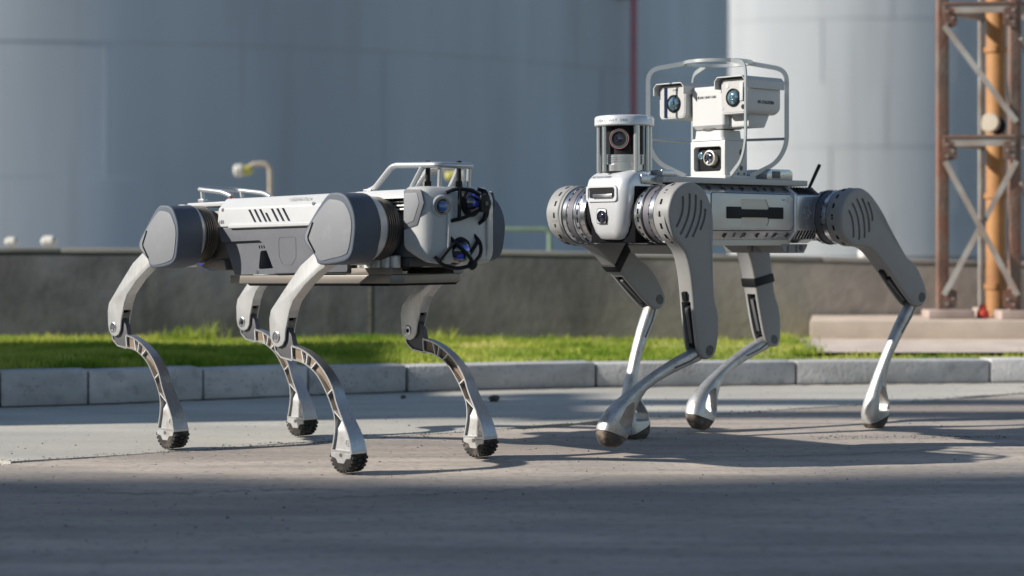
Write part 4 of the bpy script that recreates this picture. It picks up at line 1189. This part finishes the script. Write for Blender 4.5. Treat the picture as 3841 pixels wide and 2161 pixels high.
bm = bmesh.new(); prism(bm, rrect(.0148, .0168, .005), .361, .3645, 'x', .0006, 2, fn=lambda v: Vector((v.x, v.y - .008, v.z + .553))); obj('camera_bezel', bm, 'b_head', cf)
bm = bmesh.new(); lathe(bm, [(0, .0150), (.003, .0148), (.003, .0125), (.0012, .012), (.0022, .008), (.001, .0075), (.0028, .004), (.003, 0)], (.3640, -.006, .552), (1, 0, 0), 28); obj('camera_lens', bm, 'glass_dark', cf)
text('printed_lettering', 'AX RCH-CD80', .0098, frame((.3560, -.016, .6462), (0, 1, 0), (-.62, 0, .78)), 'ink_grey', hd, .0004)
# --- lidar tower
LX = .295
bm = bmesh.new(); lathe(bm, [(.768, .060), (.768, .0695), (.7705, .0715), (.787, .0715), (.791, .069), (.793, .063), (.7945, 0)], (LX, 0, 0), (0, 0, 1), 64); cap_ = obj('lidar_cap', bm, 'b_head', rb)
bm = bmesh.new(); lathe(bm, [(.660, .0545), (.676, .0545), (.677, .0505), (.6985, .0505), (.700, .0485), (.700, 0)], (LX, 0, 0), (0, 0, 1), 48); obj('lidar_base', bm, 'b_silver', cap_)
bm = bmesh.new()
for z in (.683, .688, .693): lathe(bm, [(z, .049), (z, .0515), (z + .0014, .0515), (z + .0014, .049)], (LX, 0, 0), (0, 0, 1), 48)
obj('base_rings', bm, 'b_silver', cap_)
VC, VR = Vector((.667, .745, 0)), Vector((-.7455, .6665, 0))
for a_, r_ in ((-89, .0058), (-54, .0052), (25, .0078), (60, .0050), (86, .0060), (140, .0066), (215, .0066)):
    p_ = Vector((LX, 0, 0)) + VC * (.0605 * math.cos(R(a_))) + VR * (.0605 * math.sin(R(a_)))
    bm = bmesh.new(); cyl(bm, (p_.x, p_.y, .659), (p_.x, p_.y, .769), r_, seg=14); obj('lidar_post', bm, 'b_silver', cap_)
bm = bmesh.new(); lathe(bm, [(.7005, .0455), (.7680, .0455)], (LX, 0, 0), (0, 0, 1), 40); obj('lidar_core', bm, 'black_plastic', cap_)
bm = bmesh.new(); AX = (VC * math.cos(R(-18)) + VR * math.sin(R(-18))).normalized(); O = Vector((LX, 0, .7365)) + AX * .037
lathe(bm, [(0, .0265), (.010, .0265), (.0115, .0245), (.0115, .0225)], O, AX, 36); lr = obj('lens_barrel', bm, 'black_plastic', cap_)
bm = bmesh.new(); lathe(bm, [(.010, .0247), (.0128, .0240), (.0128, .0222), (.0105, .0220)], O, AX, 36); obj('lens_ring', bm, 'pink_coat', lr)
bm = bmesh.new(); lathe(bm, [(.0112, .0222), (.0135, .0215), (.0135, .0175), (.010, .0170), (.011, .010), (.0128, .006), (.013, 0)], O, AX, 36); obj('lens', bm, 'glass_dark', lr)
def capt(s, size, zc, half):
    for i, ch in enumerate(s):
        if ch == ' ': continue
        a_ = R(16 + (i - len(s) / 2 + .5) * half)
        n_ = Vector((math.cos(a_), math.sin(a_), 0)); t_ = Vector((-math.sin(a_), math.cos(a_), 0))
        yield ch, frame(Vector((LX, 0, zc)) + n_ * .0716, t_, (0, 0, 1))
jn = None
for ch, M in capt('LIDAR UNIT.203', .0088, .7795, 4.9):
    text('printed_letter', ch, .0088, M, 'ink_grey', cap_, .0004)
# --- camera mast
bm = bmesh.new(); box(bm, (-.040, 0, .6518), (.115, .15, .0086), .002); mb = obj('mast_foot', bm, 'b_white', rb)
bm = bmesh.new(); box(bm, (-.0425, 0, .700), (.085, .116, .0895), .004); mx_ = obj('mast_box', bm, 'b_white', rb)
c = bmesh.new(); prism(c, rrect(.046, .031, .008), -.03, .02, 'x', 0, fn=lambda v: Vector((v.x, v.y, v.z + .699))); cut(mx_, c)
c = bmesh.new(); lathe(c, [(-.02, .0085), (.02, .0085)], (-.062, .058, .715), (0, 1, 0), 24); lathe(c, [(-.02, .0065), (.02, .0065)], (-.062, .058, .676), (0, 1, 0), 24)
cut(mx_, c)
bm = bmesh.new(); box(bm, (-.031, 0, .699), (.001, .094, .064)); obj('window_backing', bm, 'black_matte', mx_)
bm = bmesh.new(); box(bm, (-.022, .002, .699), (.017, .088, .058), .004); obj('inner_camera', bm, 'black_plastic', mx_)
bm = bmesh.new(); lathe(bm, [(0, .019), (.012, .019), (.013, .016), (.010, .0155), (.0115, .009), (.012, 0)], (-.0135, .004, .702), (1, 0, 0), 28); il = obj('inner_lens', bm, 'b_tan', mx_)
bm = bmesh.new(); lathe(bm, [(.0105, .0155), (.0135, .0145), (.012, .010), (.014, .005), (.014, 0)], (-.0135, .004, .702), (1, 0, 0), 28); obj('lens_glass', bm, 'glass_dark', il)
bm = bmesh.new(); lathe(bm, [(0, .009), (.008, .009), (.009, .007), (.009, 0)], (-.0135, -.028, .708), (1, 0, 0), 20); obj('small_lens', bm, 'lens_pale', mx_)
bm = bmesh.new()
for x in (-.072, -.05): lathe(bm, [(0, .003), (.0012, .003), (.0012, 0)], (x, .0582, .662), (0, 1, 0), 10)
obj('box_screws', bm, 'dark_cast', mx_)
bm = bmesh.new(); loft(bm, [[(-.040 + p[0], p[1], .7445) for p in rrect(.0415, .057, .012)], [(-.040 + p[0], p[1], .750) for p in rrect(.041, .056, .012)], [(-.040 + p[0], p[1], .7505) for p in rrect(.037, .050, .012)], [(-.040 + p[0], p[1], .770) for p in rrect(.036, .048, .012)]]); obj('pan_base', bm, 'b_white', rb)
bm = bmesh.new(); lathe(bm, [(.7700, .040), (.7755, .040)], (-.04, 0, 0), (0, 0, 1), 36); obj('pan_gap', bm, 'dark_cast', rb)
bm = bmesh.new(); loft(bm, [[(-.042 + p[0], p[1], .7735) for p in rrect(.034, .050, .01)], [(-.042 + p[0], p[1], .783) for p in rrect(.041, .056, .01)], [(-.042 + p[0], p[1], .872) for p in rrect(.041, .056, .008)], [(-.042 + p[0], p[1], .880) for p in rrect(.036, .052, .008)]])
pz = obj('pan_head', bm, 'b_white', rb)
bm = bmesh.new(); prism(bm, rp([(-.08, .775), (-.02, .775), (-.02, .81), (-.10, .81)], .006), .056, .118, 'y', .004); obj('tilt_arm', bm, 'b_white', pz)
text('printed_lettering', 'LIDAR UNIT-D01', .0090, frame((-.0006, -.004, .853), (0, 1, 0), (0, 0, 1)), 'ink', pz, .0006, 1.0)
def camera(y0, y1, z0, z1, xf, xb, lens_y, lens_z, near):
    yc, hw, zc, hh = (y0 + y1) / 2, (y1 - y0) / 2, (z0 + z1) / 2, (z1 - z0) / 2
    bm = bmesh.new(); loft(bm, [[(xf, yc + p[0], zc + p[1]) for p in rrect(hw - .002, hh - .002, .012)], [(xf - .003, yc + p[0], zc + p[1]) for p in rrect(hw, hh, .012)], [(xb + .012, yc + p[0], zc + p[1]) for p in rrect(hw * .98, hh * .98, .016)], [(xb, yc + p[0], zc + p[1]) for p in rrect(hw * .9, hh * .9, .018)]])
    cm = obj('camera_housing', bm, 'b_white', rb)
    bm = bmesh.new(); prism(bm, rrect(hw - .005, hh - .005, .009), xf - .001, xf + .0012, 'x', 0, fn=lambda v: Vector((v.x, v.y + yc, v.z + zc))); obj('face_plate', bm, 'b_face', cm)
    # sun hood: a bent sheet over the top and upper sides
    t_ = .0022; a_ = hw + .006; zt = z1 + .006; dn = .030
    pr_ = [(-a_, zt - dn), (-a_, zt - .010), (-a_ + .010, zt), (a_ - .010, zt), (a_, zt - .010), (a_, zt - dn), (a_ - t_, zt - dn), (a_ - t_, zt - .010), (a_ - .010, zt - t_), (-a_ + .010, zt - t_), (-a_ + t_, zt - .010), (-a_ + t_, zt - dn)]
    bm = bmesh.new(); prism(bm, [(p[0] + yc, p[1]) for p in pr_], xb - .004, xf + .016, 'x'); obj('sun_hood', bm, 'b_white', cm)
    O = Vector((xf, lens_y, lens_z))
    bm = bmesh.new(); lathe(bm, [(0, .0225), (.004, .0225), (.005, .0205), (.004, .0195), (.0015, .019), (.0015, 0)], O, (1, 0, 0), 32); ln = obj('lens_ring', bm, 'black_plastic', cm)
    bm = bmesh.new(); lathe(bm, [(.0015, .0188), (.005, .017), (.0085, .012), (.010, .006), (.0105, 0)], O, (1, 0, 0), 28); obj('lens_glass', bm, 'lens_pale', ln)
    return cm
cA = camera(-.152, -.060, .803, .888, .014, -.10, -.100, .842, False)
cB = camera(.050, .137, .806, .893, .008, -.122, .094, .847, True)
bm = bmesh.new(); box(bm, (.0160, -.128, .8455), (.0012, .010, .076)); obj('dark_stripe', bm, 'navy_gloss', cA)
text('printed_lettering', 'RUN', .008, frame((.0156, -.096, .876), (0, 1, 0), (0, 0, 1)), 'ink_grey', cA, .0003)
for y, z, r_ in ((.074, .877, .006), (.058, .822, .0035)):
    bm = bmesh.new(); lathe(bm, [(0, r_), (.0012, r_), (.0012, 0)], (.009, y, z), (1, 0, 0), 18); obj('indicator', bm, 'b_white', cB)
bm = bmesh.new(); lathe(bm, [(0, .006), (.0014, .006), (.0014, 0)], (.009, .126, .823), (1, 0, 0), 18); obj('port', bm, 'black_plastic', cB)
bm = bmesh.new(); box(bm, (.0108, .122, .860), (.004, .010, .044), .001); obj('wiper', bm, 'b_white', cB)
bm = bmesh.new(); box(bm, (.0102, .130, .860), (.003, .006, .046), .001); obj('wiper_slot', bm, 'black_plastic', cB)
text('printed_lettering', '4X-CHGZER0', .0115, frame((-.062, .1374, .836), (-1, 0, 0), (0, 0, 1)), 'ink', cB, .0004, .9)
# --- roll cage
CX, CY, ZR = -.040, 0.0, .942
rz_ = math.atan2(-.6665, -.7455)
def wdir(ax, ay):   # world direction to robot-local
    c_, s_ = math.cos(-rz_), math.sin(-rz_); return Vector((ax * c_ - ay * s_, ax * s_ + ay * c_, 0)).normalized()
bm = bmesh.new()
lathe(bm, [(-.004, .076), (-.004, .0865), (.004, .0865), (.004, .076), (-.004, .076)], (CX, CY, ZR), (0, 0, 1), 56)
cg = obj('roll_cage', bm, 'tube_silver', rb)
dirs = [wdir(-1, .10), wdir(1, -.10 + .2), wdir(.27, -.96), wdir(-.27, .96)]
FB = [(-.0056, -.0017), (.0056, -.0017), (.0056, .0017), (-.0056, .0017)]
armp = []
for d in dirs:
    def q(r_, z): return Vector((CX, CY, 0)) + d * r_ + Vector((0, 0, z))
    path = fillet3([q(.080, ZR), q(.176, ZR - .016), q(.176, .735), q(.150, .690), q(.082, .6575)], .030, 7)
    tang = Vector((-d.y, d.x, 0))
    bm = bmesh.new(); sweep(bm, path, [(y, x) for x, y in FB] if False else FB, tang); obj('cage_arm', bm, 'tube_silver', cg)
    armp.append(d)
for a_, b_ in ((1, 3), (3, 0)):
    p, q_ = Vector((CX, CY, .752)) + armp[a_] * .176, Vector((CX, CY, .752)) + armp[b_] * .176
    bm = bmesh.new(); tube(bm, [p, q_], .0035, 8); obj('cage_crossbar', bm, 'b_silver', cg)

# --- legs
TH = [(-.045, .058), (-.02, .071), (.03, .066), (.06, .047), (.09, .032), (.14, .027), (.20, .030), (.235, .033), (.30, .036), (.335, .034), (.358, .022), (.366, 0), (.358, -.02), (.33, -.034), (.295, -.044), (.26, -.047), (.225, -.042), (.16, -.050), (.10, -.060), (.05, -.071), (.0, -.074), (-.04, -.062), (-.066, -.033), (-.074, 0), (-.066, .035)]
THC = [(p.x, p.z) for p in spline([(a_, 0, b_) for a_, b_ in TH], 3, True)]
SH = [(-.012, .009, -.014, .010), (-.004, .013, -.018, .0155), (.03, .022, -.013, .016), (.06, .030, -.003, .0155), (.09, .037, .006, .015), (.13, .044, .017, .014), (.17, .050, .026, .0135), (.21, .054, .030, .0135), (.245, .0575, .021, .0155), (.27, .059, .006, .018), (.295, .060, -.018, .0215), (.32, .058, -.031, .0245), (.345, .052, -.032, .0255), (.362, .042, -.025, .0235), (.374, .030, -.012, .018), (.3795, .014, .002, .008)]
TILT = .12
def legB(side, hip, knee, foot):
    hx, hz = hip
    def fr2(o, e):
        d = Vector((e[0] - o[0], e[1] - o[1])); L = d.length; d.normalize(); return d, Vector((-d.y, d.x)), L
    d1, n1, L1 = fr2(hip, knee)
    d2, n2, L2 = fr2(knee, foot)
    def yy(n, z): return side * (n - TILT * (hz - z) * (1 if z < hz else 0))
    def T1(v):   # v = (a, n, b)
        a = v.x * (L1 / .345 if v.x > 0 else 1)
        x, z = hip[0] + d1.x * a + n1.x * v.z, hip[1] + d1.y * a + n1.y * v.z
        return Vector((x, yy(v.y, z), z))
    def T2(v):
        a = v.x * L2 / .332
        x, z = knee[0] + d2.x * a + n2.x * v.z, knee[1] + d2.y * a + n2.y * v.z
        return Vector((x, yy(v.y, z), z))
    # thigh
    bm = bmesh.new(); prism(bm, THC, .1615, .2075, 'y', .0065, 3)
    th = obj('thigh', bm, 'b_grey', rb, ang=45)
    c = bmesh.new()
    box(c, (.31, .1835, .030), (.20, .0285, .12))
    for (a0, a1, b0, bend) in ((-.026, .022, -.043, .003), (-.042, .044, -.024, .006), (-.049, .052, -.003, .008), (-.046, .049, .018, .008), (-.034, .036, .038, .006)):
        cs, sn = math.cos(R(33)), math.sin(R(33))
        def ro(a_, b_): return (a_ * cs - b_ * sn + .004, a_ * sn + b_ * cs)
        pts = [(a0 + (a1 - a0) * t, b0 - bend * (1 - (2 * t - 1) ** 2)) for t in [i / 6 for i in range(7)]]
        hw = .0042
        prism(c, [ro(p[0], p[1] + hw) for p in pts] + [ro(a1 + .003, b0)] + [ro(p[0], p[1] - hw) for p in pts[::-1]] + [ro(a0 - .003, b0)], .2025, .215, 'y')
    cut(th, c, 45)
    for v in th.data.vertices: v.co = T1(v.co)
    if side < 0: th.data.flip_normals()
    shade(th.data, 45)
    bm = bmesh.new(); box(bm, (.275, .1835, .0), (.105, .0270, .054), .003, fn=T1); ln_ = obj('linkage_cover', bm, 'black_plastic', th)
    bm = bmesh.new(); box(bm, (.27, .1835, .031), (.09, .010, .006), .001, fn=T1); obj('linkage_rod', bm, 'dark_cast', th)
    bm = bmesh.new()
    if side > 0: box(bm, (.196, .1835, .031), (.024, .014, .010), .002, fn=T1)
    else: box(bm, (.178, .1835, -.008), (.024, .0495, .082), .003, fn=T1)
    obj('cable_clip' if side > 0 else 'strap', bm, 'black_plastic', th)
    for n0, s in ((.2075, 1), (.1615, -1)):
        bm = bmesh.new(); lathe(bm, [(-.001, .0125), (.0012, .0125), (.0014, .010), (.0004, .0092), (.0004, .005), (.0012, .0045), (.0012, 0)], (.345, n0, 0), (0, s, 0), 22, T1); kb = obj('knee_bolt', bm, 'dark_cast', th)
    # hip drum
    bm = bmesh.new(); lathe(bm, [(.192, .0735), (.166, .0735), (.1635, .0715), (.156, .0715), (.154, .069)], (0, 0, 0), (0, 1, 0), 56, lambda v: Vector((hx + v.x, side * v.y, hz + v.z))); dr = obj('hip_drum', bm, 'b_grey', rb, ang=40)
    for k in range(16):
        a_ = 2 * math.pi * k / 16
        bm = bmesh.new(); box(bm, (hx + .0736 * math.cos(a_), side * .1775, hz + .0736 * math.sin(a_)), (.0016, .0062, .0135), .0006, 1, rot=Matrix.Rotation(-a_, 3, 'Y')); obj('drum_slot', bm, 'black_matte', dr)
    tr = lambda v: Vector((hx + v.x, side * v.y, hz + v.z))
    for nm, pr_, m in (('hip_ring', [(.1545, .060), (.1545, .0695), (.141, .0695), (.140, .067), (.136, .067)], 'b_chrome'),
                       ('knurled_ring', [(.136, .060), (.136, .068), (.117, .068), (.117, .06)], 'b_knurl'),
                       ('hip_ring', [(.1168, .060), (.1168, .0705), (.109, .0705), (.107, .0685), (.098, .0685), (.096, .065), (.084, .062), (.082, .05)], 'b_chrome'),
                       ('dark_band', [(.1548, .0702), (.1528, .0702), (.1528, .066)], 'black_plastic'), ('dark_band', [(.1172, .0692), (.1158, .0712), (.1140, .0712), (.1140, .066)], 'black_plastic'),
                       ('hip_flange', [(.082, .056), (.070, .056)], 'black_matte')):
        bm = bmesh.new(); lathe(bm, pr_, (0, 0, 0), (0, 1, 0), 56, tr); obj(nm, bm, m, dr)
    bm = bmesh.new()
    for k in range(22):
        a_ = 2 * math.pi * k / 22
        box(bm, (hx + .0697 * math.cos(a_), side * .1385, hz + .0697 * math.sin(a_)), (.001, .003, .005), 0, rot=Matrix.Rotation(-a_, 3, 'Y'))
        box(bm, (hx + .0687 * math.cos(a_ + .1), side * .102, hz + .0687 * math.sin(a_ + .1)), (.001, .004, .006 if k % 3 else .012), 0, rot=Matrix.Rotation(-a_ - .1, 3, 'Y'))
    obj('ring_marks', bm, 'black_matte', dr, kind='stuff')
    # shank with window and sole
    rings = []
    for a_, bf, bb, t_ in SH:
        c_, h_ = (bf + bb) / 2, (bf - bb) / 2
        ring = []
        for k in range(20):
            an_ = 2 * math.pi * k / 20
            ca, sa = math.cos(an_), math.sin(an_)
            e_ = .62
            ring.append((a_, .1835 + t_ * math.copysign(abs(ca) ** e_, ca), c_ + h_ * math.copysign(abs(sa) ** e_, sa)))
        rings.append(ring)
    P0 = Vector((.372, .1835, .035)); NN = Vector((.789, 0, -.614))
    def build(keep_pad):
        t = bmesh.new(); loft(t, rings)
        bmesh.ops.bisect_plane(t, geom=t.verts[:] + t.edges[:] + t.faces[:], plane_co=P0 + (NN * .0008 if keep_pad else NN * -.0008), plane_no=NN, clear_inner=keep_pad, clear_outer=not keep_pad)
        bmesh.ops.holes_fill(t, edges=[e for e in t.edges if e.is_boundary], sides=0)
        bmesh.ops.recalc_face_normals(t, faces=t.faces)
        return t
    sk = obj('shank', build(False), 'cast_leg', rb, ang=40)
    c = bmesh.new(); prism(c, rp([(.258, .038), (.290, .044), (.333, .030), (.318, -.016), (.300, -.012)], .007, 4), .13, .24, 'y'); cut(sk, c, 40)
    for v in sk.data.vertices: v.co = T2(v.co)
    if side < 0: sk.data.flip_normals()
    shade(sk.data, 40)
    t = build(True)
    for v in t.verts: v.co = T2(v.co)
    bmesh.ops.recalc_face_normals(t, faces=t.faces)
    obj('foot_sole', t, 'sole', sk, ang=40)
    for s in (-1, 1):
        bm = bmesh.new(); sweep(bm, [(.02, .1835 + s * .0158, .004), (.06, .1835 + s * .0153, .010), (.11, .1835 + s * .0142, .026)], rrect(.0012, .0022, .0008, 2), (0, 0, 1), fn=T2); obj('shank_crease', bm, 'dark_cast', sk)
legB(1, (.286, .557), (.179, .235), (.449, .058))
legB(1, (-.345, .555), (-.645, .344), (-.534, .037))
legB(-1, (.286, .557), (.030, .345), (.125, .036))
legB(-1, (-.345, .555), (-.403, .228), (-.117, .042))

# a thing has parts and sub-parts, nothing deeper
def depth_of(o):
    d = 0
    while o.parent: o = o.parent; d += 1
    return d
for o in list(bpy.data.objects):
    while depth_of(o) > 2: o.parent = o.parent.parent
